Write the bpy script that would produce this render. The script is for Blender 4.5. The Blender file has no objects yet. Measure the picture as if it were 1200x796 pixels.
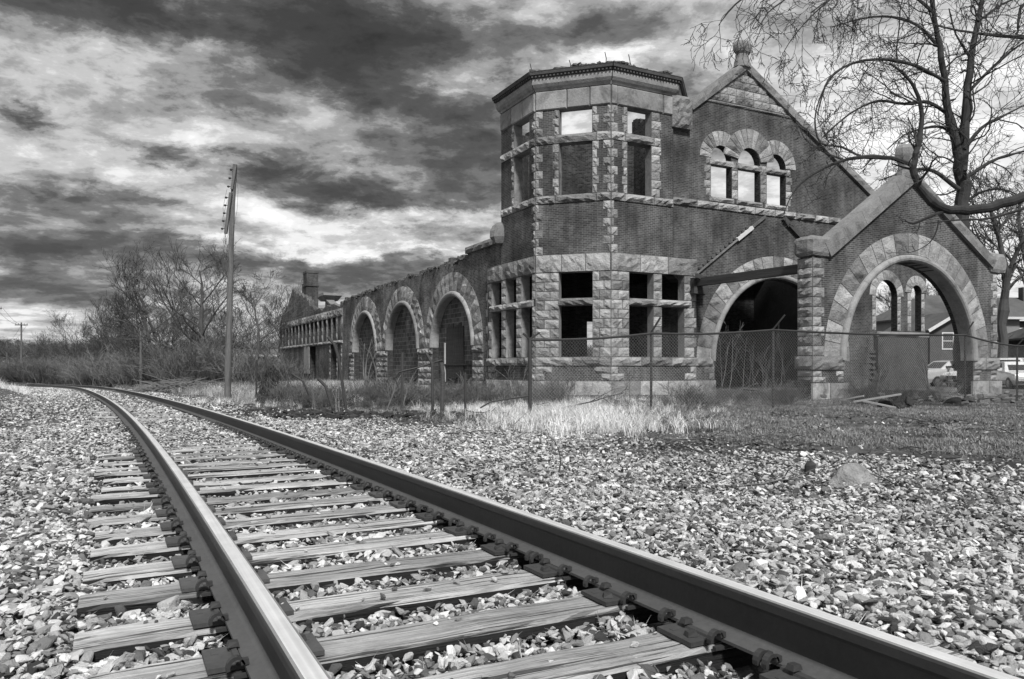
import bpy, bmesh, math, random
import numpy as np
from mathutils import Vector, Matrix, noise
from mathutils.geometry import tessellate_polygon
R = random.Random(7)
S = bpy.context.scene
COL = S.collection

# ------------------------------------------------------------------ camera
F, YH, CZ = 900.0, 430.0, 0.94          # focal length in px of a 1200 px wide frame, horizon row, eye height
cam_d = bpy.data.cameras.new('camera'); cam = bpy.data.objects.new('camera', cam_d); COL.objects.link(cam)
cam_d.sensor_width = 36; cam_d.lens = 27.0
cam_d.shift_y = (YH - 398) / 1200.0
cam_d.clip_end = 6000; cam_d.clip_start = 0.05
cam.location = (0, 0, CZ); cam.rotation_euler = (math.radians(90), 0, 0)
S.camera = cam
S.view_settings.view_transform = 'Standard'; S.view_settings.look = 'None'
S.view_settings.exposure = 0.45; S.view_settings.gamma = 1.0

def ntree(nt):
    nt.nodes.clear()
    def N(t, **k):
        n = nt.nodes.new(t)
        for a, v in k.items():
            if a == 'ins':
                for kk, vv in v.items(): n.inputs[kk].default_value = vv
            else: setattr(n, a, v)
        return n
    return N, nt.links.new
def setin(L, sock, v):
    if hasattr(v, 'links') or hasattr(v, 'is_output'): L(v, sock)
    else: sock.default_value = v
def mathn(N, L):
    def M(op, a, b=0.0, c=None, clamp=False):
        n = N('ShaderNodeMath', operation=op); n.use_clamp = clamp
        setin(L, n.inputs[0], a); setin(L, n.inputs[1], b)
        if c is not None: setin(L, n.inputs[2], c)
        return n.outputs[0]
    return M

# ------------------------------------------------------------------ sky: overcast with broken clouds
W = bpy.data.worlds.new('World'); S.world = W; W.use_nodes = True
SUN_TO = Vector((0.18, -0.72, 0.85)).normalized()
def build_world():
    N, L = ntree(W.node_tree); M = mathn(N, L)
    tc = N('ShaderNodeTexCoord'); sx = N('ShaderNodeSeparateXYZ'); L(tc.outputs['Generated'], sx.inputs[0])
    x, y, z = sx.outputs
    hyp = M('SQRT', M('ADD', M('MULTIPLY', x, x), M('ADD', M('MULTIPLY', y, y), 1e-5)))
    zz = M('ADD', M('MAXIMUM', z, 0.0), 0.10)
    # cloud plane coordinates: perspective flattens the clouds towards the horizon
    cp = N('ShaderNodeCombineXYZ'); L(M('DIVIDE', x, zz), cp.inputs[0]); L(M('DIVIDE', y, zz), cp.inputs[1])
    def noi(vec, scale, detail, rough, dist=0.0, w=0.0):
        mp = N('ShaderNodeMapping'); mp.inputs['Location'].default_value = (w, w * .7, w * .3); L(vec, mp.inputs[0])
        n = N('ShaderNodeTexNoise'); n.inputs['Scale'].default_value = scale; n.inputs['Detail'].default_value = detail
        n.inputs['Roughness'].default_value = rough; n.inputs['Distortion'].default_value = dist
        L(mp.outputs[0], n.inputs['Vector']); return n
    n1 = noi(cp.outputs[0], 1.15, 9, .56, .35, 3.1).outputs['Fac']
    n2 = noi(cp.outputs[0], 3.6, 8, .6, .2, 9.7).outputs['Fac']
    mps = N('ShaderNodeMapping'); mps.inputs['Scale'].default_value = (1.0, 1.0, 2.4); L(tc.outputs['Generated'], mps.inputs[0])
    wn = noi(mps.outputs[0], 3.2, 6, .62, 0.0, 1.3)
    sw = N('ShaderNodeSeparateXYZ'); L(wn.outputs['Color'], sw.inputs[0])
    n3 = noi(mps.outputs[0], 9.0, 7, .62, 0.2, 5.0).outputs['Fac']
    wf = noi(mps.outputs[0], 13.0, 7, .68, 0.3, 7.7); sf = N('ShaderNodeSeparateXYZ'); L(wf.outputs['Color'], sf.inputs[0])
    az = M('ADD', M('ADD', M('ARCTAN2', x, y), M('MULTIPLY', M('SUBTRACT', sw.outputs[0], .5), .20)), M('MULTIPLY', M('SUBTRACT', sf.outputs[0], .5), .16))
    el = M('ADD', M('ADD', M('DIVIDE', z, hyp), M('MULTIPLY', M('SUBTRACT', sw.outputs[1], .5), .09)), M('MULTIPLY', M('SUBTRACT', sf.outputs[1], .5), .085))
    n4 = noi(mps.outputs[0], 26.0, 8, .7, 0.4, 2.0).outputs['Fac']
    v = M('ADD', .57, M('MULTIPLY', M('SUBTRACT', n1, .5), .75))
    v = M('ADD', v, M('MULTIPLY', M('SUBTRACT', n2, .5), .85))
    v = M('ADD', v, M('MULTIPLY', M('SUBTRACT', n3, .5), .85))
    v = M('ADD', v, M('MULTIPLY', M('SUBTRACT', n4, .5), .40))
    blobs = [  # centre and size in the photograph's pixels, turned into azimuth and elevation; brightness offset
        (130,22,150,22,-.44), (330,30,130,36,-.42), (470,50,90,36,-.36), (385,85,70,22,-.30), (690,42,90,22,-.24), (610,60,40,24,-.12),
        (380,210,78,17,-.50), (300,195,30,10,-.25), (455,222,34,9,-.22), (490,128,60,20,-.30), (558,130,44,30,-.34), (672,140,30,22,.34), (745,145,30,20,.22), (560,200,56,32,-.46), (540,235,60,10,-.2), (420,112,36,14,-.16),
        (45,238,66,13,-.34), (70,278,95,18,-.34), (40,305,90,14,-.24), (160,325,110,12,-.16), (40,350,120,14,-.20), (190,176,44,8,-.34), (170,240,34,7,-.26),
        (250,122,60,14,-.18), (20,135,26,7,-.28), (420,322,170,11,-.30), (285,258,34,9,-.26), (500,272,36,8,-.22), (160,95,40,10,-.12), (210,300,60,7,-.10),
        (110,120,110,22,.06), (70,195,90,24,.16), (250,170,70,18,.12), (430,262,150,12,.26), (230,285,90,10,.20), (430,298,170,7,.24), (725,76,36,10,.34), (540,245,60,12,.16), (250,62,70,9,.10),
        (1080,150,170,110,.26), (930,60,70,40,.10), (820,95,26,16,-.16), (870,40,60,26,-.12), (20,385,60,10,.10), (1100,300,160,80,.25), (540,95,36,12,.16), (330,330,60,6,.1),
    ]
    for (cx, cy, sx_, sy_, amp) in blobs:
        u = (cx - 600) / F; vv = (YH - cy) / F; h = math.sqrt(1 + u * u)
        ca, ce = math.atan(u), vv / h
        sa, se = sx_ / F / h / h, sy_ / F / h
        da = M('DIVIDE', M('SUBTRACT', az, ca), sa * 1.15); de = M('DIVIDE', M('SUBTRACT', el, ce), se * 1.15)
        r2 = M('ADD', M('MULTIPLY', da, da), M('MULTIPLY', de, de))
        v = M('MULTIPLY_ADD', M('POWER', 2.718, M('MULTIPLY', r2, -.8)), amp, v)
    v = M('DIVIDE', M('ADD', v, .35), 1.35, clamp=True)
    ramp = N('ShaderNodeValToRGB'); L(v, ramp.inputs[0])
    cr = ramp.color_ramp; cr.interpolation = 'EASE'
    stops = [(0.0, .016), (.24, .036), (.38, .062), (.51, .13), (.63, .28), (.735, .46), (.86, .70), (1.0, .88)]
    cr.elements[0].position = 0; cr.elements[1].position = 1
    for p, c in stops[1:-1]: cr.elements.new(p)
    for e, (p, c) in zip(cr.elements, stops): e.position = p; e.color = (c, c, c, 1)
    # the clear sky behind the clouds shows faintly through them
    sky = N('ShaderNodeTexSky', sky_type='NISHITA'); sky.sun_disc = False
    sky.sun_elevation = math.asin(SUN_TO.z); sky.sun_rotation = math.atan2(SUN_TO.x, SUN_TO.y)
    bw = N('ShaderNodeRGBToBW'); L(sky.outputs[0], bw.inputs[0])
    skyv = M('MULTIPLY', bw.outputs[0], .06)
    rb = N('ShaderNodeRGBToBW'); L(ramp.outputs[0], rb.inputs[0])
    tot = M('ADD', M('MULTIPLY', rb.outputs[0], 9.3), skyv)
    # ground haze below the horizon
    below = M('LESS_THAN', z, -0.01)
    tot = M('ADD', M('MULTIPLY', tot, M('SUBTRACT', 1.0, below)), M('MULTIPLY', below, 1.6))
    cb = N('ShaderNodeCombineXYZ'); [L(tot, cb.inputs[i]) for i in range(3)]
    bg = N('ShaderNodeBackground'); bg.inputs['Strength'].default_value = 0.097; L(cb.outputs[0], bg.inputs['Color'])
    out = N('ShaderNodeOutputWorld'); L(bg.outputs[0], out.inputs[0])
build_world()
W.cycles.sampling_method = 'MANUAL'; W.cycles.sample_map_resolution = 512

sun_d = bpy.data.lights.new('sun', 'SUN'); sun = bpy.data.objects.new('sun', sun_d); COL.objects.link(sun)
sun_d.energy = 3.5; sun_d.angle = math.radians(9); sun_d.color = (1, .995, .985)
sun.rotation_euler = SUN_TO.to_track_quat('Z', 'Y').to_euler()
S.cycles.max_bounces = 6; S.cycles.diffuse_bounces = 3; S.cycles.glossy_bounces = 3; S.cycles.transmission_bounces = 4

# ------------------------------------------------------------------ materials (a black and white photograph: every colour is a grey)
def pnoise(N, L, vec, scale, detail=4, rough=.55, dist=0.0):
    n = N('ShaderNodeTexNoise'); n.inputs['Scale'].default_value = scale; n.inputs['Detail'].default_value = detail
    n.inputs['Roughness'].default_value = rough; n.inputs['Distortion'].default_value = dist
    if vec is not None: L(vec, n.inputs['Vector'])
    return n.outputs['Fac']
def new_mat(name):
    m = bpy.data.materials.new(name); m.use_nodes = True
    N, L = ntree(m.node_tree); M = mathn(N, L)
    b = N('ShaderNodeBsdfPrincipled'); o = N('ShaderNodeOutputMaterial'); L(b.outputs[0], o.inputs[0])
    return m, N, L, M, b, o
def finish(N, L, M, b, val, bump=None, bstr=.5, bdist=.02, rough=.9, metal=0.0, spec=.3):
    v = M('MAXIMUM', val, .006)
    cb = N('ShaderNodeCombineXYZ'); [L(v, cb.inputs[i]) for i in range(3)]
    L(cb.outputs[0], b.inputs['Base Color'])
    setin(L, b.inputs['Roughness'], rough); b.inputs['Metallic'].default_value = metal
    b.inputs['Specular IOR Level'].default_value = spec
    if bump is not None:
        bn = N('ShaderNodeBump'); bn.inputs['Strength'].default_value = bstr; bn.inputs['Distance'].default_value = bdist
        L(bump, bn.inputs['Height']); L(bn.outputs[0], b.inputs['Normal'])
def mat_rough(name, base, var=.5, scale=3., fine=25., rnd=.3, bstr=.6, bdist=.02, rough=.9, spec=.25, metal=0., stretch=None, coord='Object', stain=.0):
    m, N, L, M, b, o = new_mat(name)
    tc = N('ShaderNodeTexCoord'); vec = tc.outputs[coord]
    if stretch:
        mp = N('ShaderNodeMapping'); mp.inputs['Scale'].default_value = stretch; L(vec, mp.inputs[0]); vec = mp.outputs[0]
    a = pnoise(N, L, vec, scale, 5); f = pnoise(N, L, vec, fine, 4, .65)
    k = M('ADD', 1.0, M('MULTIPLY', M('SUBTRACT', a, .5), var * 2)); k = M('ADD', k, M('MULTIPLY', M('SUBTRACT', f, .5), var * 1.6))
    if rnd:
        oi = N('ShaderNodeObjectInfo'); k = M('MULTIPLY', k, M('ADD', 1 - rnd, M('MULTIPLY', oi.outputs['Random'], rnd * 2)))
    if stain:
        st = pnoise(N, L, vec, scale * .6, 6, .7, .6)
        k = M('MULTIPLY', k, M('SUBTRACT', 1.0, M('MULTIPLY', M('MULTIPLY', M('SUBTRACT', st, .5), 6.0, clamp=True), stain)))
    finish(N, L, M, b, M('MULTIPLY', k, base), M('ADD', M('MULTIPLY', a, .6), f), bstr, bdist, rough, metal, spec)
    return m
def mat_brick(name, base, mortar, bw=.22, bh=.076, ms=.011, var=.5, patch=.35, bstr=.6, patch_light=0.0):
    m, N, L, M, b, o = new_mat(name)
    tc = N('ShaderNodeTexCoord'); uv = tc.outputs['UV']
    br = N('ShaderNodeTexBrick'); L(uv, br.inputs['Vector'])
    br.inputs['Scale'].default_value = 1.0; br.inputs['Brick Width'].default_value = bw; br.inputs['Row Height'].default_value = bh
    br.inputs['Mortar Size'].default_value = ms; br.inputs['Mortar Smooth'].default_value = .3; br.inputs['Bias'].default_value = -.1
    br.inputs['Color1'].default_value = (1 - var,) * 3 + (1,); br.inputs['Color2'].default_value = (1 + var,) * 3 + (1,)
    br.inputs['Mortar'].default_value = (mortar / base,) * 3 + (1,)
    bw_ = N('ShaderNodeRGBToBW'); L(br.outputs['Color'], bw_.inputs[0])
    p = pnoise(N, L, uv, .55, 6, .62, .5); q = pnoise(N, L, uv, 6., 4, .6)
    k = M('MULTIPLY', bw_.outputs[0], M('ADD', 1.0, M('MULTIPLY', M('SUBTRACT', p, .5), patch * 3.2)))
    k = M('MULTIPLY', k, M('ADD', 1.0, M('MULTIPLY', M('SUBTRACT', q, .5), .9)))
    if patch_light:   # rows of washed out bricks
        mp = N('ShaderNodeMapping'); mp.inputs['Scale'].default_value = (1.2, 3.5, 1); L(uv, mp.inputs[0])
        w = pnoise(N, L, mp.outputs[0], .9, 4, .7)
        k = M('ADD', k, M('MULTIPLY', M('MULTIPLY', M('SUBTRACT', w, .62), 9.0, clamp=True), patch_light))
    ms_ = N('ShaderNodeMapping'); ms_.inputs['Scale'].default_value = (1.6, .22, 1); L(uv, ms_.inputs[0])     # rain streaks
    sk = pnoise(N, L, ms_.outputs[0], 1.3, 5, .68, .2); k = M('MULTIPLY', k, M('ADD', .05, M('MULTIPLY', sk, 1.95)))
    so = pnoise(N, L, uv, .23, 4, .55, .8); k = M('MULTIPLY', k, M('ADD', .05, M('MULTIPLY', so, 1.9)))                     # broad sooty fields
    h = M('SUBTRACT', M('MULTIPLY', q, .5), br.outputs['Fac'])
    finish(N, L, M, b, M('MULTIPLY', k, base), h, bstr, .02, .92, 0, .15)
    return m
def mat_flat(name, base, rough=.6, metal=0., spec=.3):
    m, N, L, M, b, o = new_mat(name)
    tc = N('ShaderNodeTexCoord'); a = pnoise(N, L, tc.outputs['Object'], 9., 4)
    finish(N, L, M, b, M('MULTIPLY', M('ADD', .75, M('MULTIPLY', a, .5)), base), None, rough=rough, metal=metal, spec=spec)
    return m
BRICK = mat_brick('dark_brick', .060, .115, var=.32, ms=.013, patch=.75, bstr=.35, patch_light=.25)
BRICK_P = mat_brick('porch_brick', .070, .14, var=.34, ms=.013, patch=.8, bstr=.35, patch_light=.9)
BLOCK = mat_brick('block_infill', .085, .17, bw=.5, bh=.26, ms=.018, var=.35, patch=.8)
BRICK_F = mat_brick('washed_lit_brick', .088, .16, var=.45, ms=.016, patch=.9, bstr=.5, patch_light=1.0)  # washed mottling, and the light on this facade put into a paler base
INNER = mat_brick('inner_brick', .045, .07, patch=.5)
STONE = mat_rough('rock_faced_sandstone', .29, .42, 2.2, 14., rnd=.42, bstr=1.0, bdist=.06, stain=.55)
STONE_S = mat_rough('smooth_sandstone', .27, .42, 1.6, 12., rnd=.2, bstr=.6, bdist=.03, stain=.5)
STONE_D = mat_rough('weathered_coping', .20, .4, 2., 16., rnd=.2, bstr=.8, bdist=.03, stain=.4)
GUTTER = mat_rough('tar_edge', .08, .6, 3., 20., rnd=0)
RUBBLE = mat_rough('brick_rubble', .10, .8, 3., 9., rnd=0, bstr=.8)
TIMBER = mat_rough('old_timber', .06, .5, 2., 10., rnd=.2, stretch=(1, .15, 4))
PLASTER = mat_rough('stained_stucco', .07, .4, 1.2, 9., rnd=.1, stain=.5)
PALE = mat_rough('pale_plaster', .5, .2, 2., 10., rnd=.1)
CONC = mat_rough('concrete', .3, .3, 2., 14., rnd=.2)
VOID = mat_rough('dark_interior', .05, .6, 1., 9., rnd=0)  # interior shade put into the colour of slabs and a side wall
STEEL = mat_rough('fence_steel', .045, .4, 4., 30., rnd=.2, rough=.6, bstr=.2)
WIRE = mat_flat('fence_wire', .28, .5, 0.2)
ASPHALT = mat_rough('asphalt', .09, .3, .5, 30., rnd=0, bstr=.2)

# ------------------------------------------------------------------ mesh helpers
def tag(o, label=None, cat=None, group=None, kind=None):
    if label: o['label'] = label
    if cat: o['category'] = cat
    if group: o['group'] = group
    if kind: o['kind'] = kind
    return o
def empty(name, loc=(0, 0, 0), rz=0.0):
    o = bpy.data.objects.new(name, None); COL.objects.link(o); o.location = loc; o.rotation_euler = (0, 0, rz)
    o.empty_display_size = .2
    return o
def mkobj(name, me, parent=None):
    o = bpy.data.objects.new(name, me); COL.objects.link(o)
    if parent is not None: o.parent = parent
    return o
class MB:
    def __init__(s): s.v = []; s.f = []; s.m = []; s.cur = 0
    def add(s, verts, faces):
        b = len(s.v); s.v.extend([tuple(q) for q in verts]); s.f.extend([tuple(i + b for i in f) for f in faces]); s.m.extend([s.cur] * len(faces))
    def box(s, x0, x1, y0, y1, z0, z1):
        s.hexa([(x0, y0, z0), (x1, y0, z0), (x1, y1, z0), (x0, y1, z0), (x0, y0, z1), (x1, y0, z1), (x1, y1, z1), (x0, y1, z1)])
    def hexa(s, p):
        s.add(p, [(0, 3, 2, 1), (4, 5, 6, 7), (0, 1, 5, 4), (1, 2, 6, 5), (2, 3, 7, 6), (3, 0, 4, 7)])
    def obox(s, c, ex, ey, ez, rot=None):
        c = Vector(c); pts = []
        for k in (-1, 1):
            for (i, j) in ((-1, -1), (1, -1), (1, 1), (-1, 1)):
                q = Vector((i * ex, j * ey, k * ez)) * .5
                if rot is not None: q = rot @ q
                pts.append(c + q)
        s.hexa(pts)
    def bar(s, a, b, w, h=None, up=(0, 0, 1)):
        a, b = Vector(a), Vector(b); h = h or w; d = (b - a).normalized(); u = Vector(up)
        if abs(d.dot(u)) > .98: u = Vector((1, 0, 0))
        sx = d.cross(u).normalized() * w * .5; sy = sx.cross(d).normalized() * h * .5
        s.hexa([a - sx - sy, a + sx - sy, b + sx - sy, b - sx - sy, a - sx + sy, a + sx + sy, b + sx + sy, b - sx + sy])
    def tube(s, pts, rad, n=6, cap=True):
        pts = [Vector(p) for p in pts]
        if not hasattr(rad, '__len__'): rad = [rad] * len(pts)
        base = len(s.v); prev = None
        for i, p in enumerate(pts):
            d = (pts[min(i + 1, len(pts) - 1)] - pts[max(i - 1, 0)])
            if d.length < 1e-9: d = Vector((0, 0, 1))
            d.normalize()
            if prev is None:
                u = d.orthogonal().normalized()
            else:
                u = (prev - d * prev.dot(d)); u = u.normalized() if u.length > 1e-6 else d.orthogonal().normalized()
            prev = u; w = d.cross(u)
            for k in range(n):
                a = 2 * math.pi * k / n; q = p + (u * math.cos(a) + w * math.sin(a)) * rad[i]
                s.v.append((q.x, q.y, q.z))
        for i in range(len(pts) - 1):
            for k in range(n):
                a = base + i * n + k; b = base + i * n + (k + 1) % n
                s.f.append((a, b, b + n, a + n)); s.m.append(s.cur)
        if cap:
            s.f.append(tuple(base + k for k in range(n))[::-1]); s.m.append(s.cur)
            e = base + (len(pts) - 1) * n; s.f.append(tuple(e + k for k in range(n))); s.m.append(s.cur)
    def mesh(s, name, mats, uv=True, smooth=False, recalc=True):
        me = bpy.data.meshes.new(name); me.from_pydata(s.v, [], s.f); 
        for m in (mats if isinstance(mats, (list, tuple)) else [mats]): me.materials.append(m)
        if any(s.m): me.polygons.foreach_set('material_index', s.m)
        if recalc:
            bm = bmesh.new(); bm.from_mesh(me); bmesh.ops.recalc_face_normals(bm, faces=bm.faces); bm.to_mesh(me); bm.free()
        if uv: box_uv(me)
        if smooth: me.polygons.foreach_set('use_smooth', [True] * len(me.polygons))
        me.update(); return me
    def build(s, name, mats, parent=None, **k): return mkobj(name, s.mesh(name, mats, **k), parent)
def box_uv(me):
    ul = me.uv_layers.new(name='UVMap'); nl = len(me.loops)
    if not nl: return
    nv = len(me.vertices); co = np.empty(nv * 3); me.vertices.foreach_get('co', co); co = co.reshape(-1, 3)
    li = np.empty(nl, dtype=np.int32); me.loops.foreach_get('vertex_index', li)
    npoly = len(me.polygons); nr = np.empty(npoly * 3); me.polygons.foreach_get('normal', nr); nr = nr.reshape(-1, 3)
    lt = np.empty(npoly, dtype=np.int32); me.polygons.foreach_get('loop_total', lt)
    ln = np.repeat(nr, lt, axis=0); p = co[li]
    t = np.stack([-ln[:, 1], ln[:, 0]], 1); l = np.hypot(t[:, 0], t[:, 1]); flat = l < .35; l[l < 1e-6] = 1; t /= l[:, None]
    # snap tangents to multiples of 45 degrees so rough faces keep one coordinate line
    ang = np.round(np.arctan2(t[:, 1], t[:, 0]) / (math.pi / 4)) * (math.pi / 4)
    u = np.where(flat, p[:, 0], p[:, 0] * np.cos(ang) + p[:, 1] * np.sin(ang)); v = np.where(flat, p[:, 1], p[:, 2])
    ul.data.foreach_set('uv', np.stack([u, v], 1).ravel())

def px(x, y, D):      # a point of the photograph at depth D metres
    return Vector(((x - 600) / F * D, D, CZ + (YH - y) / F * D))

# ------------------------------------------------------------------ track line and terrain
X0, TH, K1, K2, GR, GV = 1.331, .46755, .0027946, -.0000532, -.0073849, -.00008732
RAIL_T = CZ - .75149
_ds = .25; _ss = np.arange(0, 200.01, _ds)
_kap = np.where(_ss < 42, K1 + K2 * _ss, 0) ; _k42 = K1 + K2 * 42
_kap = np.where(_ss >= 42, _k42 + (_ss - 42) * .00016, _kap); _kap = np.minimum(_kap, .0080)
_ang = TH + np.concatenate([[0], np.cumsum(_kap[:-1] * _ds)])
_xs = X0 + np.concatenate([[0], np.cumsum(-np.sin(_ang[:-1] + _kap[:-1] * _ds / 2) * _ds)]); _ys = np.concatenate([[0], np.cumsum(np.cos(_ang[:-1] + _kap[:-1] * _ds / 2) * _ds)])
_gs = np.minimum(_ss, 90); _zs = RAIL_T + GR * _gs + GV * _gs * _gs / 2
def track(s, off=0.0):
    if s < 0:
        a = TH; x = X0 - s * math.sin(a); y = s * math.cos(a); z = RAIL_T + GR * s
    else:
        a = float(np.interp(s, _ss, _ang)); x = float(np.interp(s, _ss, _xs)); y = float(np.interp(s, _ss, _ys)); z = float(np.interp(s, _ss, _zs))
    return Vector((x + off * math.cos(a), y + off * math.sin(a), z)), a
def track_so(x, y):      # arrays -> distance along and offset to the right of the track
    x = np.asarray(x, float); y = np.asarray(y, float)
    s = -(x - X0) * math.sin(TH) + y * math.cos(TH); s = np.clip(s, -20, 195)
    for _ in range(4):
        a = np.interp(s, _ss, _ang); cx = np.where(s < 0, X0 - s * math.sin(TH), np.interp(s, _ss, _xs)); cy = np.where(s < 0, s * math.cos(TH), np.interp(s, _ss, _ys))
        s = np.clip(s + (-(x - cx) * np.sin(a) + (y - cy) * np.cos(a)), -40, 198)
    a = np.interp(s, _ss, _ang); cx = np.where(s < 0, X0 - s * math.sin(TH), np.interp(s, _ss, _xs)); cy = np.where(s < 0, s * math.cos(TH), np.interp(s, _ss, _ys))
    return s, (x - cx) * np.cos(a) + (y - cy) * np.sin(a)
def sm(t): t = np.clip(t, 0, 1); return t * t * (3 - 2 * t)
def terrain(x, y):
    x = np.asarray(x, float); y = np.asarray(y, float)
    s, o = track_so(x, y)
    zt = np.where(s < 0, RAIL_T + GR * s, np.interp(s, _ss, _zs)) - .305       # bed under the ballast
    out = np.clip(np.abs(o) - 1.6, 0, None)
    zr = np.maximum(zt + .04, -.27) ; far = sm((s - 45) / 40); zr = zr * (1 - far) + zt * far
    z = np.where(o > 0, zt + (zr - zt) * sm((o - 2) / 5), zt)
    z = z + .01 + .03 * np.sin(x * .9 + 1) * np.sin(y * .7) * sm(out / 3)
    z = z + .85 * np.exp(-(((x + 23.5) / 5.5) ** 2 + ((y - 33) / 8.0) ** 2)) * sm((-o - 2.6) / 3.0)       # grassy bank on the far left
    z = np.where(y > 170, np.maximum(z, -1.6), z)
    return z
def gz(x, y): return float(terrain(np.array([x]), np.array([y]))[0])
def noise2(x, y, sc, seed=0.0):
    return np.array([noise.noise(Vector((a * sc + seed, b * sc - seed, seed))) for a, b in zip(np.ravel(x), np.ravel(y))]).reshape(np.shape(x))
def gravel_edge(s): return np.interp(s, [-5, 2, 4.8, 7.8, 10, 11, 16, 23, 40, 80, 200], [8, 6.6, 5.5, 5.1, 4.9, 4.6, 3.6, 3.0, 2.6, 2.4, 2.4])
def gravel_edge_l(s): return -np.interp(s, [0, 15, 25, 35, 45, 80, 200], [14, 10, 6.0, 3.8, 3.0, 2.8, 2.8])

def axis_vals(lo, hi, fine_lo, fine_hi, step, grow=1.18):
    a = list(np.arange(fine_lo, fine_hi, step)); d = step; v = a[-1]
    while v < hi: d *= grow; v += d; a.append(v)
    d = step; v = a[0]
    while v > lo: d *= grow; v -= d; a.insert(0, v)
    return np.array(a)
gx = axis_vals(-900, 900, -26, 24, .5); gy = axis_vals(-40, 1500, -4, 52, .5)
GX, GY = np.meshgrid(gx, gy)
GZ = terrain(GX.ravel(), GY.ravel()).reshape(GX.shape)
GS, GO = track_so(GX.ravel(), GY.ravel()); GS = GS.reshape(GX.shape); GO = GO.reshape(GX.shape)
near = (np.abs(GX) < 27) & (GY < 53)
wob = np.zeros(GX.shape); wob[near] = noise2(GX[near], GY[near], .35, 3.3) * 1.6
gr_mask = 1 - sm((GO + wob * .8 - gravel_edge(GS) + 1.7) / 2.2)
gr_mask = np.minimum(gr_mask, 1 - sm((-(GO + wob) + gravel_edge_l(GS) ) / 2.0))
ny_, nx_ = GX.shape
gm = bpy.data.meshes.new('ground')
idx = np.arange(nx_ * ny_).reshape(ny_, nx_)
quads = np.stack([idx[:-1, :-1], idx[:-1, 1:], idx[1:, 1:], idx[1:, :-1]], -1).reshape(-1, 4)
gm.from_pydata(np.stack([GX, GY, GZ], -1).reshape(-1, 3).tolist(), [], quads.tolist())
at = gm.attributes.new('gravel', 'FLOAT', 'POINT'); at.data.foreach_set('value', gr_mask.ravel().astype(np.float32))
gm.polygons.foreach_set('use_smooth', [True] * len(gm.polygons))
def ground_mat():
    m, N, L, M, b, o = new_mat('ground_gravel_dirt_grass')
    tc = N('ShaderNodeTexCoord'); P = tc.outputs['Object']
    at = N('ShaderNodeAttribute', attribute_name='gravel'); g = at.outputs['Fac']
    vo = N('ShaderNodeTexVoronoi'); vo.inputs['Scale'].default_value = 17.0; L(P, vo.inputs['Vector'])
    vb = N('ShaderNodeRGBToBW'); L(vo.outputs['Color'], vb.inputs[0])
    big = pnoise(N, L, P, .45, 5, .6); mid = pnoise(N, L, P, 3.0, 6, .7); fine = pnoise(N, L, P, 22., 5, .75)
    gravel = M('ADD', .03, M('MULTIPLY', vb.outputs[0], .20)); gravel = M('MULTIPLY', gravel, M('ADD', .55, M('MULTIPLY', M('MULTIPLY', big, mid), 1.8)))  # shade in the gaps between stones is put into this dark bed
    dirt = M('MULTIPLY', M('ADD', .25, M('MULTIPLY', mid, 1.6)), .052)
    grass = M('MULTIPLY', M('ADD', .2, M('MULTIPLY', fine, 1.6)), M('ADD', .04, M('MULTIPLY', mid, .16)))
    gsel = M('MULTIPLY', M('SUBTRACT', M('ADD', M('MULTIPLY', big, .6), M('MULTIPLY', mid, .4)), .42), 7.0, clamp=True)
    dg = N('ShaderNodeMix'); dg.data_type = 'FLOAT'; L(gsel, dg.inputs[0]); L(dirt, dg.inputs[2]); L(grass, dg.inputs[3])
    gm_ = M('MULTIPLY', M('SUBTRACT', M('ADD', g, M('MULTIPLY', M('SUBTRACT', mid, .5), .9)), .3), 3.0, clamp=True)
    mx = N('ShaderNodeMix'); mx.data_type = 'FLOAT'; L(gm_, mx.inputs[0]); L(dg.outputs[0], mx.inputs[2]); L(gravel, mx.inputs[3])
    finish(N, L, M, b, mx.outputs[0], M('ADD', M('MULTIPLY', vo.outputs['Distance'], -1.2), fine), 1.0, .04, .95, 0, .1)
    return m
gm.materials.append(ground_mat()); gm.update()
ground = mkobj('ground', gm); tag(ground, kind='structure')

# ------------------------------------------------------------------ railway track: one thing
trk = empty('railway_track', track(0)[0])
tag(trk, 'single railway track of polished steel rails on weathered wooden ties, curving away')
trk_inv = Matrix.Translation(-Vector(trk.location))
def m_rail():
    m, N, L, M, b, o = new_mat('rail_head_worn'); tc = N('ShaderNodeTexCoord')
    m0 = N('ShaderNodeMapping'); m0.inputs['Rotation'].default_value = (0, 0, -TH); L(tc.outputs['Object'], m0.inputs[0])
    mp = N('ShaderNodeMapping'); mp.inputs['Scale'].default_value = (70, .5, 1); L(m0.outputs[0], mp.inputs[0])
    a = pnoise(N, L, mp.outputs[0], 1.0, 4, .6); c = pnoise(N, L, tc.outputs['Object'], 6., 5, .6)
    finish(N, L, M, b, M('ADD', .42, M('MULTIPLY', M('ADD', a, c), .45)), M('ADD', a, M('MULTIPLY', c, .4)), .06, .01, M('ADD', .26, M('MULTIPLY', a, .20)), .55, .6)
    return m
RHEAD = m_rail()
RUST = mat_rough('rusty_rail_side', .036, .35, 2.5, 40., rnd=0, rough=.55, spec=.4, bstr=.25, bdist=.004)
RBASE = mat_rough('rail_foot', .075, .35, 3., 40., rnd=0, rough=.6, spec=.35, bstr=.25, bdist=.004)
RWORN = mat_rough('rail_shoulder', .20, .4, 3., 40., rnd=0, rough=.4, spec=.5, bstr=.15, bdist=.003)
PLATE = mat_rough('tie_plate_steel', .06, .45, 8., 50., rnd=.3, rough=.6, spec=.35, bstr=.4, bdist=.004)
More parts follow.
